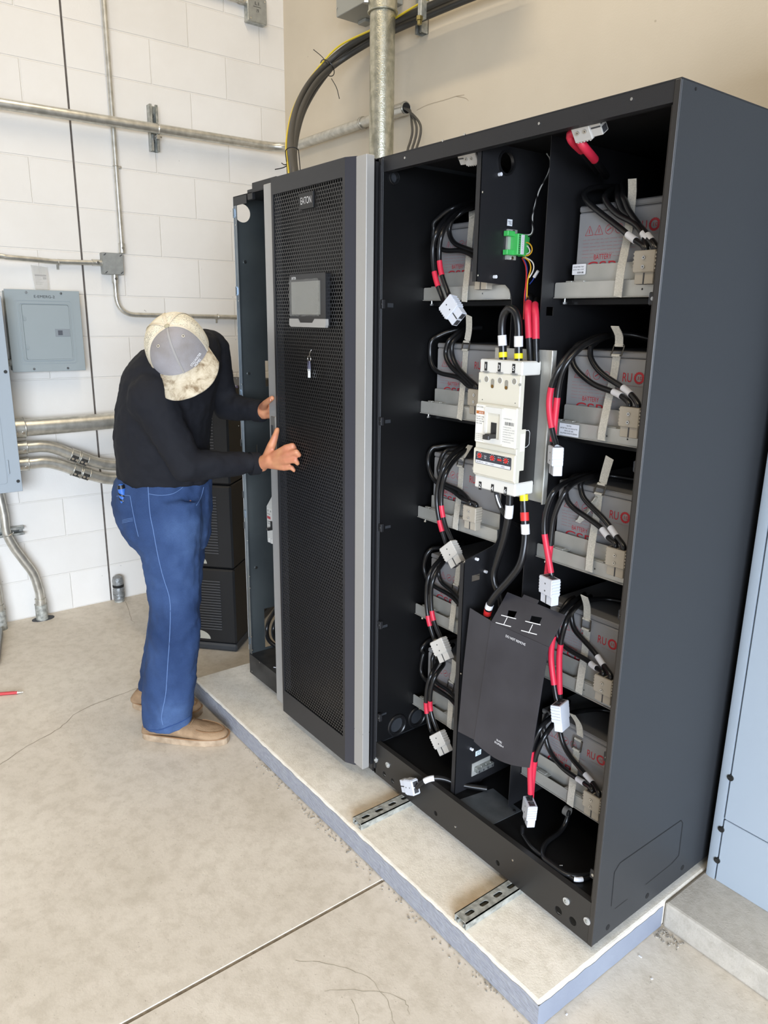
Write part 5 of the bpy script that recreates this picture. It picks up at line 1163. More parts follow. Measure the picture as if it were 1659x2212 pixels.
# disconnect cabinet at the left edge with its conduits
dc = thing('disconnect_enclosure', (XW+.1, -.78, .715), 'large grey electrical enclosure cut by the left edge of the photo', 'electrical enclosure')
EX, EY, EZ0, EZ1 = XW+.2, -.556, .715, 1.607
m = MB(); m.box((XW, -1.05, EZ0), (EX-.004, EY-.004, EZ1)); part('box', m, mat('panel side grey', '#8d9390', .45), dc)
ed = mat('grey enclosure enamel', '#99a3ab', .42)
m = MB(); m.box((EX-.004, -1.055, EZ0), (EX, EY, EZ1), .0015); tr = part('trim_plate', m, ed, dc)
m = MB(); m.prism([rrect(-1.02, EZ0+.045, EY-.062, EZ1-.045, .012, 4)], (EX, 0, 0), Y, Z, (.002, 0, 0)); d_ = part('door', m, ed, dc)
m = MB(); m.prism([rrect(-1.021, EZ0+.044, EY-.061, EZ1-.044, .012, 4)], (EX, 0, 0), Y, Z, (.0007, 0, 0)); part('door_gap', m, MATS['grey shadow gap'], tr)
m = MB(); m.cyl((EX+.003, EY-.052, EZ0+.09), (EX+.003, EY-.052, EZ0+.155), .004, seg=10); part('hinge', m, ed, d_, True)
for zq in (EZ0+.05, at(14, 802, 0).z if False else atx(13, 803, EX).z):
    m = MB(); m.cyl((EX, EY-.016, zq), (EX+.004, EY-.016, zq), .008, .0065, seg=14); part('screw', m, mat('dark screw', '#4d4d4b', .35, .8), tr)
m = MB(); zq = atx(24, 783, XW+.04).z; m.cyl((XW+.045, EY-.01, zq), (XW+.045, py0+.01, zq), .016, seg=18); tag(part('conduit_nipple', m, galv_dull, None, True), 'short steel nipple joining the grey panelboard to the enclosure left of it', 'conduit')
XB = XW+.10
def crun(name, label, seq, r_, tail=True):
    t = thing(name, atx(*seq[0], XB), label, 'conduit', 'conduits leaving the left enclosure')
    pts = [atx(a, b_, XB) for a, b_ in seq]; pts[0] = Vector((XB, EY-.004, pts[0].z)); z9 = pts[-1].z; y9 = pts[-1].y; pts += [Vector((XB, y9+.05, z9)), Vector((XB, y9+.12, z9)), Vector((XB, y9+.3, z9)), Vector((XB, .75, z9))]
    pipe(t, smooth(pts, 8), r_, seg=24); q = Vector((XB, EY, pts[0].z)); collar(t, q, q+Y*.055, r_*1.16, screws=2, face=X-Z*.4); return t
crun('conduit', 'thickest straight conduit behind the worker, uppermost of three', [(38, 925), (150, 917), (262, 907)], .041)
t = crun('conduit', 'bent steel conduit with black screwed coupling, middle of three behind the worker', [(40, 967), (62, 966), (90, 964), (118, 968), (150, 980), (185, 992), (225, 1003), (265, 1005)], .0285)
def stcoup(t, a, b_, r_):
    p0, p1 = atx(*a, XB), atx(*b_, XB); d_ = (p1-p0).normalized(); mid = (p0+p1)/2
    for q0, q1 in ((p0, mid-d_*.004), (mid+d_*.004, p1)):
        o = collar(t, q0, q1, r_*1.13, emt)
        f = (X*.9-Z*.45).normalized(); f = (f-d_*f.dot(d_)).normalized(); s = d_.cross(f); c = (q0+q1)/2
        m = MB(); m.obox(c+f*r_*1.08, d_, s, f, (q1-q0).length*.85, r_*1.1, .008, .001); bk_ = part('screw_saddle', m, mat('black saddle', '#2a2a28', .5), o)
        for k in (-.25, .25):
            q = c+d_*((q1-q0).length*k)+f*(r_*1.12); m = MB(); m.cyl(q, q+f*.008, .0065, seg=12); part('set_screw', m, steel, bk_, True)
stcoup(t, (152, 981), (188, 994), .0285)
t = crun('conduit', 'bent steel conduit with black screwed coupling, lowest of three behind the worker', [(43, 1003), (65, 1001), (95, 998), (125, 1003), (155, 1013), (190, 1024), (230, 1034), (268, 1034)], .0285)
stcoup(t, (157, 1014), (192, 1025), .0285)
XD = XW+.0645
t = thing('conduit', atx(50, 1200, XD), 'steel conduit running down from the left enclosure and jogging to the floor', 'conduit')
pts = [Vector((XD, -.640, EZ0)), atx(8, 1110, XD), atx(14, 1150, XD), atx(30, 1182, XD), atx(52, 1212, XD), atx(72, 1240, XD), atx(83, 1272, XD)]; fz = Vector((XD, pts[-1].y+.003, .14)); pts.append(fz); pts.append(Vector((XD, fz.y, 0)))
pipe(t, smooth(pts, 8), .0215, seg=22); collar(t, (XD, fz.y, .0), (XD, fz.y, .085), .029, galv_dull); collar(t, (XD, fz.y, .085), (XD, fz.y, .115), .0255)
m = MB(); m.prism([circ(0, 0, .055, 14, .035)], (XD-.005, fz.y+.005, 0), Y, X, (0, 0, .003)); part('dark_patch', m, mat('dark sealant patch', '#3b3d40', .7), t)
sw = thing('strut_channel', atx(25, 1145, XW), 'short horizontal strut channel behind the conduit at the left edge', 'strut channel')
b_ = atx(49, 1142, XW); strut('channel', (XW+.001, -.95, b_.z), (XW+.001, b_.y, b_.z), -X, .0413, .0385, galv, sw, slots=False)
m = MB(); q = atx(36, 1143, XW); m.cyl((XW+.0036, q.y, b_.z), (XW+.01, q.y, b_.z), .009, seg=18); part('anchor_bolt', m, steel, sw)
p = Vector((XD, atx(18, 1152, XD).y, b_.z)); m = MB(); m.ring(p, (0, .3, -1), .0235, .003, 22, 6); part('pipe_clamp', m, steel, sw, True)
t = thing('conduit', atz(5, 1350, 0), 'steel conduit rising from the floor at the very left edge', 'conduit')
q = Vector((XD+.01, -.703, 0)); pipe(t, smooth([q+Vector((0, -.12, .62)), q+Vector((0, -.03, .40)), q+Vector((0, 0, .22)), q], 8), .0215, seg=22); collar(t, q, q+Z*.10, .029, galv_dull); collar(t, q+Z*.10, q+Z*.13, .0255)
# capped stub at the foot of the joint
q = atz(252, 1293, 0); q.x = XW+.04; t = thing('conduit_stub', q, 'short taped conduit stub sticking out of the floor at the block wall', 'conduit stub')
tape = mat('duct tape', '#8b8d8c', .4, .3, noise=.3, nscale=60, bump=.8, bscale=80)
m = MB(); m.cyl(q, q+Z*.135, .026, seg=20); part('pipe', m, galv_dull, t, True)
m = MB(); m.sweep([q+Vector((.001*math.sin(k*2.1), .002*math.cos(k*1.7), .015+.008*k)) for k in range(9)], .03, 18, radii=[.029, .031, .0285, .032, .0295, .0305, .029, .031, .028]); part('tape_wrap', m, tape, t, True)
m = MB(); m.cyl(q+Z*.085, q+Z*.10, .0295, seg=20); part('dark_gap', m, dark_gap, t)
m = MB(); m.sweep([q+Z*.1, q+Z*.12, q+Z*.14, q+Z*.15], .03, 18, radii=[.029, .03, .026, .012]); part('tape_cap', m, tape, t, True)
# box near the top of the corner
t = thing('junction_box', (XW, .85, 3.03), 'grey junction box with handwritten cover at the top near the corner', 'junction box')
m = MB(); m.box((XW, .796, 3.028), (XW+.045, .906, 3.145), .003); part('box', m, galv, t)
m = MB(); m.prism([rrect(.799, 3.030, .905, 3.144, .006, 3)], (XW+.045, 0, 0), Y, Z, (.002, 0, 0)); cvp = part('cover', m, mat('cover plate', '#a3a5a1', .45), t)
text('lettering', 'L1', (XW+.0472, .835, 3.108), Y, Z, .015, ink, cvp, width=.022, depth=.0003); text('lettering', '19', (XW+.0472, .84, 3.074), Y, Z, .017, ink, cvp, width=.014, depth=.0003)
m = MB(); m.box((XW+.0472, .826, 3.0985), (XW+.0477, .87, 3.1003)); part('pen_line', m, ink, cvp)
for yq, zq in ((.894, 3.132), (.81, 3.042)): m = MB(); m.cyl((XW+.047, yq, zq), (XW+.049, yq, zq), .005, seg=12); part('screw', m, steel, cvp)
t = thing('conduit', (XW, .7, 3.1), 'thin steel conduit entering the top junction box from the left', 'conduit')
zc = 3.118; pipe(t, [Vector((XW+.022, -1.6, zc)), Vector((XW+.022, .796, zc))], .0118); collar(t, (XW+.022, .755, zc), (XW+.022, .796, zc), .0150, screws=1)

# ------------------------------------------------------------------ back wall
t = thing('conduit', (-2.15, .93, 2.0), 'thick vertical galvanised conduit coming down behind the cabinets', 'conduit')
YD2 = .842; a, b_ = at(829, 0, YD2), at(821.5, 330, YD2); xc = (a.x+b_.x)/2
brushed = mat('spangled galvanised pipe', '#c9c6b4', .3, .85, col2='#a9a795', nscale=35, bump=.25, bscale=160)
pipe(t, [Vector((xc, YD2, 1.2)), Vector((xc, YD2, 3.4))], .0535, brushed, seg=32)
zk = at(825, 28, YD2).z; collar(t, (xc, YD2, zk), (xc, YD2, zk+.16), .0605, brushed)
for k in range(2): q = Vector((xc-.03, YD2-.055, zk+.035+.05*k)); m = MB(); m.cyl(q, q+Vector((-.008, -.014, 0)), .008, seg=12); part('set_screw', m, steel, t)
t = thing('wireway_box', (-2.2, .95, 2.87), 'grey sheet metal box at the top of the back wall behind the thick conduit', 'electrical box')
gx = mat('wireway grey', '#97978f', .45)
m = MB(); m.box((-2.385, .882, 2.872), (-2.08, YC-.002, 3.25), .002); bb = part('box', m, gx, t)
m = MB(); q = at(728, 18, .88); m.cyl(q-Y*.003, q, .004, seg=10); part('screw', m, steel, bb)
m = MB(); m.box((-2.36, .985, 2.858), (-2.30, YC-.002, 2.872), .002); part('mounting_tab', m, gx, t)
bun = [(637, 385, .215), (633, 350, .27), (633, 315, .36), (641, 270, .47), (655, 228, .60), (680, 185, .74), (712, 148, .86), (752, 112, .93), (800, 82, .958), (862, 52, .962), (930, 22, .962), (1010, -12, .962), (1120, -55, .962)]
P0 = pathy(bun); P0.insert(0, Vector((P0[0].x+.004, P0[0].y-.01, CTZ+.001)))
FXY = Vector((FWD.x, FWD.y, 0)).normalized()
def bundle(k, side, fwd, low):
    """offset in the bundle: laid out along the wall higher up, one behind another above the cabinet"""
    tg = (P0[min(k+1, len(P0)-1)]-P0[max(k-1, 0)]).normalized(); n1 = tg.cross(Y).normalized(); w_ = max(0, min(1, (k-2)/4))
    return (n1*side+Y*fwd)*w_+low*(1-w_)
for i, (du, dv, lo) in enumerate(((-.0170, .0, Vector((0, 0, 0))), (.0170, .010, FXY*.036), (.0, -.0345, FXY*-.036))):
    t = thing('power_cable', P0[0], ['outermost black power cable arching from the wall down into the power cabinet', 'inner black power cable of the arching bundle beside the thick conduit', 'front black power cable of the arching bundle beside the thick conduit'][i], 'cable', 'arching black power cables')
    cable(t, [p+bundle(k, du, dv, lo) for k, p in enumerate(P0)], .0130, mat('dull black cable', '#3a3834', .5))
t = thing('ground_wire', P0[3], 'thin yellow wire running along the outer edge of the arching black cables', 'wire')
cable(t, [p+bundle(k, .024 if k < 7 else (.022, .012, .0, -.004, .012, .02, .02)[min(6, k-7)], -.049 if k < 8 else -.056, RGT*-.0205) for k, p in enumerate(P0)], .0042, mat('yellow wire', '#d5bd2e', .4))
def ziptie(k, tails, label, low=False):
    p = P0[k]; tg = (P0[k+1]-P0[k-1]).normalized(); t = thing('zip_tie', p, label, 'zip tie')
    if low:
        v = (RGT-tg*RGT.dot(tg)).normalized(); u = tg.cross(v); pts = []
        for q in range(24):
            a = 2*math.pi*q/24; pts.append(p+u*(.036*(1 if math.cos(a) > 0 else -1)+.0165*math.cos(a))+v*.0165*math.sin(a)*1.5)
        m = MB(); m.sweep(pts, .0018, 6, closed=True)
    else: m = MB(); m.ring(p-Y*.012, tg, .039, .0022, 24, 6)
    part('band', m, black_plastic, t, True)
    for seq in tails:
        m = MB(); m.tube(pathy(seq), .0018, 6); part('tail', m, black_plastic, t, True)
ziptie(7, [[(706, 136, .815), (695, 122, .80), (677, 107, .78)], [(716, 170, .82), (727, 190, .80), (733, 213, .78)]], 'black zip tie with long stray tails round the upper part of the arching cables')
ziptie(2, [[(624, 353, .25), (615, 356, .23), (608, 352, .22)], [(624, 355, .25), (612, 362, .22), (594, 366, .20)]], 'black zip tie with stray tails on the cables just above the power cabinet', True)
for i in range(3):
    t = thing('control_cable', (-2.0, .95, 2.4), ['left', 'middle', 'right'][i]+' one of three thin black cables hanging out of the open conduit end', 'cable')
    q = Vector((-2.0, YC-.035, 2.44)); o = i*.003
    cable(t, [q+Vector((-.03, .013-i*.013, -.006)), q+Vector((.010, .012-i*.0135, -.006))]+pathy([(889+i*8, 262, .965-o), (891+i*9, 285, .955-o), (886+i*9, 308, .94-o), (878+i*9, 345, .9-o)])+[Vector((-1.86+i*.02, .905-o, 1.9))], .0052, mat('dull black cable', '#3a3834', .5))
sw = thing('strut_channel', at(916, 55, YC), 'short strut channel with pipe clamp on the back wall right of the thick conduit', 'strut channel')
a, b_ = at(910, 30, YC), at(920, 76, YC); xc2 = at(919, 60, YC).x
strut('channel', Vector((xc2, YC-.001, b_.z)), Vector((xc2, YC-.001, b_.z+.22)), Y, .0413, .0385, galv, sw, slots=False)
q = at(910, 22, .86); m = MB(); m.box(q-Vector((.011, .01, .03)), q+Vector((.011, .02, .045)), .002); c_ = part('pipe_clamp', m, galv, sw)
for dz in (-.045, -.03, .05):
    m = MB(); m.cyl(q+Vector((0, -.008, dz-.007)), q+Vector((0, -.008, dz+.007)), .010 if dz != -.03 else .014, seg=6); part('bolt', m, mat('brassy bolt', '#a99a63', .3, .9), c_)

# ------------------------------------------------------------------ floor bits at the left
gr_ = thing('floor_grate', (-2.75, -.85, 0), 'corner of a grey metal floor frame at the left edge near the block wall', 'floor frame')
gm = mat('grey frame steel', '#8d8f8e', .5, .4)
p0, p1 = Vector((-2.99, -.715, 0)), Vector((-2.62, -.80, 0)); d_ = (p1-p0).normalized(); s_ = d_.cross(Z)
m = MB(); m.obox((p0+p1)/2+Z*.016, d_, s_, Z, (p1-p0).length, .018, .032, .002); part('frame_edge', m, gm, gr_)
for k in range(9):
    m = MB(); m.obox(p0+d_*(.02+.042*k)+s_*.15+Z*.012, s_, d_, Z, .29, .012, .02, .001); part('bar', m, gm, gr_)
a, b_ = atz(-60, 1504, .007), atz(50, 1495, .007); pn_ = thing('pen', a, 'red pen with silver tip lying on the floor at the left edge', 'pen'); d_ = (b_-a).normalized()
m = MB(); m.cyl(a, b_-d_*.022, .0062, seg=16); part('barrel', m, mat('red pen plastic', '#b8383c', .35), pn_, True)
m = MB(); m.cyl(b_-d_*.022, b_-d_*.003, .006, .0022, seg=16); m.cyl(b_-d_*.003, b_, .0018, .0010, seg=10); part('tip', m, steel, pn_, True)
m = MB(); s2 = d_.cross(Z); m.obox((a+b_)/2-d_*.016-s2*.010+Z*.001, d_, s2, Z, (b_-a).length*.8, .0035, .004, .001); part('clip', m, MATS['red pen plastic'], pn_)
# ================================================================== THE WORKER
PB = Vector((-1.68, -.33, 0)); PF = Vector((.72, .69, 0)).normalized(); PLv = Vector((-PF.y, PF.x, 0))
def pl(px, py, l):
    d = ray(px, py); return CAM + d*(((PB-CAM).dot(PLv)+l)/d.dot(PLv))
def ring_(c, u, ru, v, rv, n=20): return [Vector(c)+Vector(u)*ru*math.cos(2*math.pi*i/n)+Vector(v)*rv*math.sin(2*math.pi*i/n) for i in range(n)]
def loft(m, rows, cap=True):
    rs = [[m.bm.verts.new(p) for p in r] for r in rows]; n = len(rs[0])
    for A, B in zip(rs, rs[1:]):
        for i in range(n): m.bm.faces.new((A[i], A[(i+1) % n], B[(i+1) % n], B[i]))
    if cap: m.bm.faces.new(list(reversed(rs[0]))); m.bm.faces.new(rs[-1])
    return m
def capsule(m, a, ra, b, rb):
    a, b = Vector(a), Vector(b); m.ball(a, ra, 14); m.ball(b, rb, 14)
    if (b-a).length > 1e-4: m.cyl(a, b, ra, rb, seg=16)
    return m
def chain(m, pts):
    for (a, ra), (b, rb) in zip(pts, pts[1:]): capsule(m, a, ra, b, rb)
def remesh(name, m, vox, iters, material, parent, disp=None):
    bmesh.ops.recalc_face_normals(m.bm, faces=m.bm.faces)
    me = bpy.data.meshes.new('tmp'); m.bm.to_mesh(me); m.bm.free(); o = bpy.data.objects.new('tmp', me); COL.objects.link(o)
    r = o.modifiers.new('r', 'REMESH'); r.mode = 'VOXEL'; r.voxel_size = vox
    s = o.modifiers.new('s', 'SMOOTH'); s.factor = .5; s.iterations = iters
    if disp:
        for sc_, st_, kind in disp:
            tx = bpy.data.textures.new('folds', kind); tx.noise_scale = sc_
            if kind == 'CLOUDS': tx.noise_depth = 2
            d = o.modifiers.new('d', 'DISPLACE'); d.texture = tx; d.strength = st_; d.mid_level = .5; d.texture_coords = 'GLOBAL'
    dg = bpy.context.evaluated_depsgraph_get(); dg.update()
    out = bpy.data.meshes.new_from_object(o.evaluated_get(dg)); bpy.data.objects.remove(o); out.name = name; out.materials.clear()
    return part_me(name, out, material, parent, True)

# --- legs: outlines seen from the side, given as front/back limits down each leg
def legrows(spec, l, rv, scale=1.0):
    out = []
    for y, x0, x1, tilt in spec:
        a, b = pl(x0, y, l), pl(x1, y, l); c = (a+b)/2; r = (b-a).length/2*scale
        out.append((c, r, rv*scale if not isinstance(rv, dict) else rv[y]*scale, tilt))
    return out
near = [(1075, 300, 432, .088), (1130, 302, 434, .090), (1200, 311, 427, .086), (1260, 323, 426, .080), (1320, 328, 428, .079), (1350, 326, 429, .079), (1400, 320, 426, .077), (1460, 313, 422, .077), (1520, 311, 417, .077), (1563, 314, 407, .076)]
far = [(1050, 318, 448, .088), (1106, 322, 449, .088), (1180, 325, 441, .084), (1260, 326, 434, .079), (1303, 326, 430, .077), (1350, 322, 428, .077), (1395, 317, 424, .077), (1447, 305, 412, .075), (1490, 303, 405, .075), (1508, 304, 403, .074), (1515, 305, 402, .074)]
LN, LF = -.105, .105
def leg(m, spec, l, k=1.0, r0=None):
    rows = []
    for i, (y, x0, x1, rv) in enumerate(spec):
        a, b = pl(x0, y, l), pl(x1, y, l); c = (a+b)/2; rows.append(ring_(c, PF, (b-a).length/2*k, PLv, rv*k))
    return loft(m, rows)
def pelvis(m, k=1.0):
    rows = []
    for y, x0, x1, rv, l in ((1020, 268, 446, .165, -.02), (1045, 258, 449, .178, -.02), (1080, 255, 450, .185, -.02), (1120, 268, 448, .185, -.02), (1155, 287, 446, .175, -.02), (1185, 310, 440, .14, -.02)):
        a, b = pl(x0, y, l), pl(x1, y, l); c = (a+b)/2; rows.append(ring_(c, PF, (b-a).length/2*k, PLv, rv*k))
    return loft(m, rows)
# --- torso, arms
def torso(m, k=1.0, skip=0):
    rows = []
    for y, x0, x1, rv, l in ((1036, 268, 452, .160, -.03), (1005, 263, 449, .168, -.035), (940, 261, 446, .175, -.05), (880, 264, 452, .180, -.06), (830, 272, 462, .180, -.055), (790, 288, 470, .175, -.035), (755, 318, 472, .150, .0), (728, 360, 466, .11, .04), (715, 395, 455, .06, .06)):
        a, b = pl(x0, y, l), pl(x1, y, l); c = (a+b)/2; rows.append(ring_(c, PF, (b-a).length/2*k, PLv, rv*k))
    return loft(m, rows[:len(rows)-skip])
SHN, ELN, WRN = pl(330, 862, -.20), pl(404, 1006, -.21), at(557, 1001, -.118)
SHF, ELF, WRF = pl(448, 758, .14), pl(486, 876, .175), at(566, 889, -.030)
MIDN = ELN.lerp(WRN, .45); MIDF = ELF.lerp(WRF, .45)
def arms(m, k=1.0, wr=.034):
    chain(m, [(SHN, .082*k), (SHN.lerp(ELN, .55), .064*k), (ELN, .054*k), (MIDN, .047*k), (WRN+(ELN-WRN).normalized()*.01, wr*k)])
    chain(m, [(SHF, .080*k), (SHF.lerp(ELF, .55), .062*k), (ELF, .052*k), (MIDF, .046*k), (WRF+(ELF-WRF).normalized()*.01, wr*k)])
    return m
# --- head frame
HUP = (RGT*-.19+UPV*.56-FWD*.80).normalized(); HF = (RGT*.32-UPV*.74-FWD*.60); HF = (HF-HUP*HF.dot(HUP)).normalized(); HS = HF.cross(HUP)
HC = pl(391, 768, -.13)
def hp(f, s, u): return HC+HF*f+HS*s+HUP*u
shirt_m = mat('black knit', '#17181d', .85, bump=.5, bscale=16, spec=.25)
body = MB()
leg(body, near[:-1], LN, .80); leg(body, far[:-2], LF, .80); pelvis(body, .80); torso(body, .74, 2); arms(body, .8, .026)
for a, s in ((pl(362, 1563, LN), 0), (pl(354, 1522, LF), 1)):
    a.z = .12; capsule(body, a+Z*.06, .040, a-Z*.05, .033); capsule(body, a-Z*.06, .030, a-Z*.082+(Vector((.67, .74, 0)) if not s else Vector((.78, .62, 0)))*.12, .020)
NB = pl(400, 800, -.04)
chain(body, [(NB-Z*.06, .075), (NB, .062), (hp(-.02, 0, -.07), .058)])
hq = Matrix((HF, HS, HUP)).transposed()
body.ball(hp(-.012, 0, .002), .094, 24, (1.04, .84, 1.08), hq); body.ball(hp(.010, 0, -.054), .060, 20, (1.0, .92, .98), hq); body.ball(hp(.022, 0, -.080), .030, 14, (1, 1, .8), hq)
chain(body, [(hp(.082, 0, -.018), .010), (hp(.098, 0, -.044), .0125)]); body.ball(hp(.090, .011, -.047), .0085, 10); body.ball(hp(.090, -.011, -.047), .0085, 10)
chain(body, [(hp(.066, .019, -.066), .006), (hp(.074, 0, -.065), .007), (hp(.066, -.019, -.066), .006)]); chain(body, [(hp(.062, .016, -.074), .006), (hp(.069, 0, -.074), .008), (hp(.062, -.016, -.074), .006)])
for s in (1, -1):
    chain(body, [(hp(.076, s*.045, .004), .008), (hp(.086, s*.022, .006), .009)]); body.ball(hp(-.012, s*.083, -.018), .024, 12, (.7, .35, 1.1), hq)
# near (right) hand, thumb up, fingers bent against the door
def q_(px, py, y): return at(px, py, y)
K = [(q_(619, 967, -.090), q_(632, 962, -.078), q_(637, 970, -.070)), (q_(622, 981, -.092), q_(640, 976, -.079), q_(646, 983, -.0705)), (q_(620, 996, -.091), q_(638, 994, -.078), q_(643, 1001, -.0705)), (q_(614, 1010, -.088), q_(630, 1010, -.077), q_(635, 1016, -.0705))]
WN = q_(566, 1000, -.112)
for i, (kn, mid, tip) in enumerate(K):
    b0 = WN.lerp(kn, .25); r = (.0092, .0096, .0092, .0082)[i]
    chain(body, [(b0, .015), (WN.lerp(kn, .7), .0128), (kn, .0118)]); chain(body, [(kn, .0112), (mid, r), (tip, r*.88)])
for a, b in zip(K, K[1:]): chain(body, [(WN.lerp(a[0], .6), .012), (WN.lerp(b[0], .6), .012)])
chain(body, [(WRN, .027), (WN, .025), (WN.lerp(K[1][0], .35), .022)]); chain(body, [(WN+Z*.006, .020), (WN+Z*-.010, .020)])
chain(body, [(q_(578, 985, -.104), .017), (q_(587, 962, -.100), .0150), (q_(594, 944, -.092), .0112), (q_(599, 928, -.080), .0088)])
# far (left) hand: thumb over the silver edge, fingers behind it
WF = q_(569, 888, -.032)
chain(body, [(WRF, .027), (WF, .024), (q_(573, 884, -.030), .020)]); chain(body, [(q_(566, 894, -.03), .019), (q_(572, 896, -.028), .016)])
chain(body, [(q_(568, 880, -.036), .016), (q_(573, 871, -.063), .0108), (q_(582, 864, -.0675), .0098), (q_(588, 860, -.0680), .0086)])
for i, py in enumerate((868, 878, 888, 898)):
    kn = q_(577, py, -.014); e1 = Vector((-1.405, -.0105, kn.z+.003)); e2 = Vector((-1.372-.004*abs(i-1), -.0100, kn.z+.001)); chain(body, [(WF.lerp(kn, .4), .013), (kn, .0105), (e1, .0086), (e2, .0078)])
person = remesh('person', body, .0042, 4, skin_mat, None)
tag(person, 'worker in dirty pale cap, black sweater and jeans bending to push the perforated door', 'person')
nail = mat('fingernail', '#d9a58e', .35)
for tipp, d_, up_ in ((q_(584, 864, -.0760), q_(588, 860, -.0655)-q_(575, 871, -.050), None), ):
    m = MB(); m.ball(tipp, .0062, 12, (1, .35, .8), Matrix((d_.normalized(), -Y, d_.normalized().cross(-Y))).transposed()); part('thumb_nail', m, nail, person, True)

# --- clothing
jm = mat('blue denim', '#3d5f97', .85, col2='#2c4a7e', nscale=5, bump=.35, bscale=420, spec=.2)
nn = jm.node_tree; bb = nn.nodes['Principled BSDF']; tcn = nn.nodes.new('ShaderNodeTexCoord')
c1 = ramp(nn, noise_node(nn, tcn.outputs['Object'], 3.0, 4, .55), [(.3, '#223558'), (.5, '#34496f'), (.72, '#536c94')])
mg = nn.nodes.new('ShaderNodeMapping'); mg.inputs['Scale'].default_value = (160, 160, 700); nn.links.new(tcn.outputs['Object'], mg.inputs[0])
c2 = ramp(nn, noise_node(nn, mg.outputs[0], 1.0, 2, .5), [(.3, (.78, .78, .8, 1)), (.7, (1, 1, 1, 1))])
nn.links.new(mixc(nn, .8, c1, c2, 'MULTIPLY'), bb.inputs['Base Color'])
m = MB(); leg(m, near, LN); leg(m, far, LF); pelvis(m)
jeans = remesh('jeans', m, .008, 5, jm, person, [(.09, .020, 'CLOUDS'), (.035, .008, 'CLOUDS')])
m = MB(); torso(m); arms(m)
chain(m, [(NB-Z*.08, .085), (NB-Z*.01, .072)])
shirt = remesh('sweater', m, .008, 6, shirt_m, person, [(.10, .016, 'CLOUDS'), (.035, .009, 'CLOUDS')])
def cuff(w, e, r):
    d_ = (e-w).normalized(); m = MB(); m.cyl(w-d_*.004, w+d_*.028, r, r*1.06, seg=22); return part('cuff', m, shirt_m, shirt, True)
cuff(WRN, ELN, .0375); cuff(WRF, ELF, .0375)
# belt, loops, seams, pocket stitching lie on the cloth
from mathutils.bvhtree import BVHTree
def surf(o): 
    off = wloc(o); return BVHTree.FromPolygons([v.co+off for v in o.data.vertices], [p.vertices[:] for p in o.data.polygons])
jt = surf(jeans)
def onj(px, py, lift=.0015, tree=None):
    d = ray(px, py).normalized(); h = (tree or jt).ray_cast(CAM, d); return (h[0]-d*lift) if h[0] else None
def stitch(name, seq, r, material, parent=jeans, tree=None, sub=6):
    P2 = smooth([Vector((a, b, 0)) for a, b in seq], sub); P = [onj(p.x, p.y, .0008, tree) for p in P2]; P = [p for p in P if p]
    if len(P) > 2:
        for _ in range(2): P = [P[0]]+[(P[i-1]+P[i]*2+P[i+1])/4 for i in range(1, len(P)-1)]+[P[-1]]
        return part(name, MB().sweep(P, r, 6), material, parent, True)
thread = mat('pale stitching', '#5a749f', .8); dark_seam = mat('dark seam', '#24406f', .85)
stitch('side_seam', [(319, 1034), (321, 1070), (324, 1110), (331, 1145), (340, 1195), (352, 1245), (366, 1290), (368, 1330), (366, 1385), (362, 1440), (358, 1500), (349, 1545), (352, 1566)], .0014, thread)
stitch('pocket_seam', [(322, 1067), (345, 1070), (372, 1067), (392, 1055), (402, 1043)], .0011, thread)
stitch('pocket_seam', [(337, 1040), (338, 1064)], .0007, thread)
stitch('waistband_seam', [(268, 1042), (290, 1045), (318, 1046)], .0011, thread)
stitch('back_pocket_seam', [(252, 1072), (270, 1070), (281, 1071)], .0011, thread)
stitch('back_pocket_seam', [(281, 1072), (286, 1100), (292, 1130), (299, 1159)], .0011, thread)
for k in range(3): stitch('back_pocket_seam', [(264, 1124+k*3), (275, 1121+k*3), (287, 1119+k*3)], .0007, thread)
stitch('far_pocket_seam', [(440, 1052), (434, 1075), (424, 1092)], .0011, thread)
stitch('hem', [(316, 1575), (340, 1578), (362, 1571), (390, 1560), (410, 1548)], .0024, dark_seam)
m = MB(); bw = [onj(a, 1022+(a-264)*.06, .004) for a in (270, 282, 296)]
if all(bw): m.ribbon(bw, Z, .030, .004); part('belt', m, mat('brown leather belt', '#5b3a28', .5), person)
b0 = onj(293, 1034, .004)
if b0: m = MB(); m.box(b0-Vector((.006, .004, .022)), b0+Vector((.006, .004, .022)), .002); part('belt_loop', m, jm, jeans)
# back pocket flap and the tool in it
pk = [pl(a, b, -.12) for a, b in ((250, 1070), (282, 1072), (299, 1160), (280, 1150), (262, 1110))]
m = MB(); m.prism([[((p-pk[0]).dot(PF), p.z-pk[0].z) for p in pk]], pk[0]-PLv*.0, PF, Z, PLv*.10); part('back_pocket', m, jm, jeans)
kt = onj(264, 1064, .004) or pl(258, 1062, -.05); kn_ = thing('pocket_knife', kt, 'blue and black folding tool sticking out of the jeans back pocket', 'pocket tool')
kd = (pl(259, 1048, -.09)-pl(266, 1085, -.09)).normalized()
m = MB(); capsule(m, kt-kd*.035, .0115, kt+kd*.018, .0125); part('body', m, mat('blue rubber', '#2f63b4', .5), kn_, True)
m = MB(); m.cyl(kt+kd*.014, kt+kd*.026, .0138, .0115, seg=18); part('end_ring', m, black_plastic, kn_, True)
m = MB()
for k in range(2): m.ring(kt-kd*(.006+.018*k), (kd+PF*.55).normalized(), .0132, .0030, 18, 6)
part('grip_band', m, black_plastic, kn_, True)
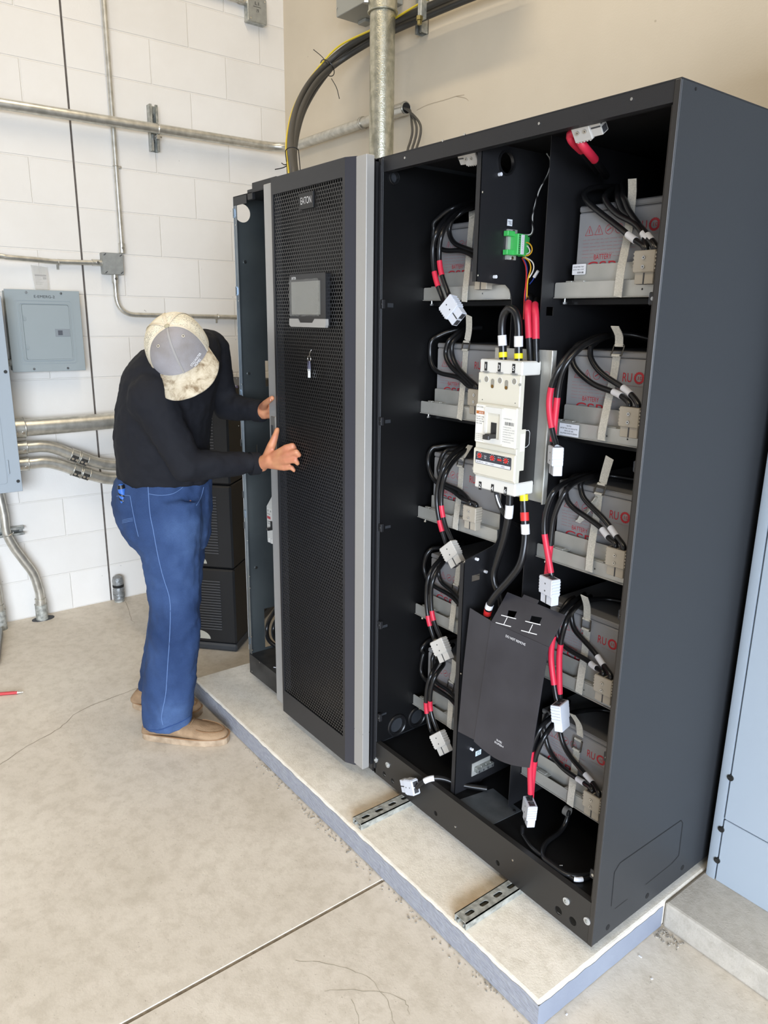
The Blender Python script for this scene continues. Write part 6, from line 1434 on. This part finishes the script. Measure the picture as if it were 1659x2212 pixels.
# shoes
shoe_m = mat('dusty tan suede', '#9c8163', .85, col2='#7f664c', nscale=16, bump=.4, bscale=180)
sole_m = mat('dirty cream sole', '#b09a80', .7, col2='#8d7860', nscale=30)
def shoe(heel, toe, lab):
    heel, toe = Vector(heel), Vector(toe); d = (toe-heel); L = d.length; d.normalize(); s = d.cross(Z)
    st = [(0, .030, .052), (.06, .037, .074), (.16, .041, .088), (.30, .042, .092), (.42, .045, .085), (.55, .050, .072), (.70, .054, .060), (.84, .052, .052), (.94, .040, .044), (1.0, .018, .034)]
    rows = []
    for t, w_, h in st:
        c = heel+d*(L*t); r = []
        for i in range(20):
            a = 2*math.pi*i/20; cx = math.copysign(abs(math.cos(a))**.7, math.cos(a))*w_; cz = .014+(math.sin(a)*.5+.5)**.8*(h-.010)
            r.append(c+s*cx*1.07*(1 if math.sin(a) < .2 else (1-.42*max(0, math.sin(a)-.2)))+Z*cz)
        rows.append(r)
    m = MB(); loft(m, rows); up_ = remesh('shoe', m, .006, 3, shoe_m, person, [(.03, .004, 'CLOUDS')]); up_['label'] = lab
    out = []
    for i in range(36):
        a = 2*math.pi*i/36; x = .5+.5*math.cos(a); wv_ = .043+.014*max(0, math.sin((x-.35)*math.pi/1.3)); out.append((L*(-.015+1.035*x), math.copysign(abs(math.sin(a))**.62, math.sin(a))*wv_))
    m = MB(); m.prism([out], heel+Z*.0005, d, s, Z*.026); part('sole', m, sole_m, up_)
    m = MB(); m.sweep([heel+d*u+s*v*1.01+Z*.0275 for u, v in out], .0026, 6, closed=True); part('welt', m, mat('welt stitching', '#8b6a4a', .8), up_, True)
    tr_ = surf(up_)
    def top(t, v):
        h = tr_.ray_cast(heel+d*(L*t)+s*v+Z*.3, -Z); return h[0]+Z*.002 if h[0] else heel+d*(L*t)+s*v+Z*.07
    for k in range(3):
        t = .44+.07*k; m = MB(); m.tube([top(t, -.026), top(t+.015, 0)+Z*.003, top(t, .026)], .0022, 6); part('lace', m, mat('tan lace', '#8f7454', .8), up_, True)
    m = MB(); m.tube([top(.74+.22*math.cos(q), .040*math.sin(q)) for q in [(-1.9+3.8*i/14) for i in range(15)]], .0017, 6); part('toe_seam', m, MATS['welt stitching'], up_, True)
shoe((-1.668, -.474, 0), (-1.455, -.238, 0), 'near tan suede shoe'); shoe((-1.915, -.425, 0), (-1.690, -.245, 0), 'far tan suede shoe')
# cap
cap_g = mat('dirty lavender grey cap cloth', '#9b989b', .9, col2='#857f7b', nscale=9, bump=.3, bscale=400)
cap_c = mat('dirty cream cap cloth', '#d6cdb9', .9, col2='#bbae95', nscale=14, bump=.3, bscale=400)
mesh_m = mat('cream cap netting', '#ddd6c2', .9, col2='#c6bb9c', nscale=9)
n_ = mesh_m.node_tree; b_ = n_.nodes['Principled BSDF']; t_ = n_.nodes.new('ShaderNodeTexCoord')
wv = n_.nodes.new('ShaderNodeTexVoronoi'); wv.inputs['Scale'].default_value = 230; n_.links.new(t_.outputs['Object'], wv.inputs['Vector'])
c0 = ramp(n_, wv.outputs['Distance'], [(.28, '#7d776b'), (.5, '#d9d2bd')]); msk = ramp(n_, noise_node(n_, t_.outputs['Object'], 14, 3), [(.42, (0, 0, 0, 1)), (.6, (.8, .8, .8, 1))])
n_.links.new(mixc(n_, msk, ramp(n_, noise_node(n_, t_.outputs['Object'], 11, 4), [(.35, '#cabfa2'), (.6, '#e2dccb')]), c0), b_.inputs['Base Color'])
bri_m = mat('stained cream brim', '#c4b8a0', .92, bump=.35, bscale=300)
n_ = bri_m.node_tree; b_ = n_.nodes['Principled BSDF']; t_ = n_.nodes.new('ShaderNodeTexCoord')
c1 = ramp(n_, noise_node(n_, t_.outputs['Object'], 22, 6, .7, .4), [(.36, '#7d6c54'), (.5, '#b9ae98'), (.66, '#cec6b3')])
n_.links.new(c1, b_.inputs['Base Color'])
CR1, CR2, CH = .100, .120, .118
def crown(az, el, o=0):
    """az from the front (0) round the side, el from brim line (0) to the button (1)"""
    e = el*math.pi/2; k = math.cos(e)**.82; u = math.sin(e)**.92*CH
    return hp((CR2+o)*k*math.cos(az)-.012-.012*el, (CR1+o)*k*math.sin(az), u+.012+o*math.sin(e))+(HF*.036+RGT*.010)*el*el
def patch(m, a0, a1, e0, e1, na, ne, o=0):
    g = [[m.bm.verts.new(crown(a0+(a1-a0)*i/na, e0+(e1-e0)*j/ne, o)) for i in range(na+1)] for j in range(ne+1)]
    for j in range(ne):
        for i in range(na): m.bm.faces.new((g[j][i], g[j][i+1], g[j+1][i+1], g[j+1][i]))
    return m
R_ = math.radians
cap = part('cap', patch(MB(), R_(-62), R_(62), 0, 1, 30, 18), cap_g, person, True); cap['label'] = 'worn trucker cap with stained brim'
part('net_crown', patch(MB(), R_(62), R_(298), 0, 1, 40, 18), mesh_m, cap, True)
for az in (-62, 0, 62, 180, 128, -128):
    m = MB(); m.ribbon([crown(R_(az), e/10, .0012) for e in range(11)], HUP.cross(crown(R_(az), .5)-HC), .008 if az else .006, .0016); part('seam_tape', m, cap_c if az else mat('grey seam', '#94908c', .9), cap, True)
m = MB(); m.ball(crown(0, 1, .003), .0085, 14, (1, 1, .55), hq); part('button', m, mat('button cloth', '#a39a80', .9), cap, True)
for az in (-38, 36):
    p = crown(R_(az), .58, .001); nrm = (p-HC).normalized(); m = MB(); m.ring(p, nrm, .0035, .0012, 14, 5); el = part('eyelet', m, cap_c, cap, True); m = MB(); m.cyl(p-nrm*.001, p+nrm*.0006, .0026, seg=12); part('eyelet_hole', m, conn_dark, el)
# brim: a curved sheet with thickness
m = MB(); NA, NR = 30, 10; top_, bot_ = [], []
for j in range(NR+1):
    ra, rb = [], []
    for i in range(NA+1):
        az = R_(-74+148*i/NA); k = j/NR; reach = .098*(math.cos(az*.93)**.55 if abs(az*.93) < math.pi/2 else 0)
        side = math.sin(az)*(CR1+.012*k); base = crown(az, 0, -.004)
        p = base+HF*(reach*k)+HS*(math.sin(az)*.016*k)-HUP*(-.004+.010*k+.16*max(0, abs(side)-.02)*k+.010*k*k)
        ra.append(m.bm.verts.new(p+HUP*.0014)); rb.append(m.bm.verts.new(p-HUP*.0014))
    top_.append(ra); bot_.append(rb)
for j in range(NR):
    for i in range(NA):
        m.bm.faces.new((top_[j][i], top_[j][i+1], top_[j+1][i+1], top_[j+1][i])); m.bm.faces.new((bot_[j][i], bot_[j+1][i], bot_[j+1][i+1], bot_[j][i+1]))
for i in range(NA): m.bm.faces.new((top_[NR][i], top_[NR][i+1], bot_[NR][i+1], bot_[NR][i]))
for j in range(NR):
    m.bm.faces.new((top_[j][0], top_[j+1][0], bot_[j+1][0], bot_[j][0])); m.bm.faces.new((top_[j][NA], bot_[j][NA], bot_[j+1][NA], top_[j+1][NA]))
brim = part('brim', m, bri_m, cap, True)
ct = surf(cap)
o1 = onj(420, 783, .002, ct); o2 = onj(434, 759, .002, ct)
if o1 and o2:
    ux_ = (o2-o1).normalized(); nz_ = (o1-HC).normalized(); uy_ = nz_.cross(ux_).normalized(); ux_ = uy_.cross(nz_)
    for k, s_ in enumerate(('STILLWATER', 'HOMES')):
        text('lettering', s_, o1-ux_*(.016-.007*k)-uy_*(.010*k)+nz_*.004, ux_, uy_, .0075, white_ink, cap, width=(.05, .028)[k], depth=.0)
# hair at the nape and over the ear
hair = mat('dark hair', '#2a2019', .7)
m = MB(); rng = random.Random(9)
for i in range(60):
    az = R_(100+rng.random()*160); p = crown(az, 0, -.006); q = p-HUP*rng.uniform(.015, .04)+(p-HC).normalized()*rng.uniform(-.002, .005); m.sweep([p, p.lerp(q, .5)+HS*rng.uniform(-.002, .002), q], .0016, 5)
part('hair', m, hair, person, True)
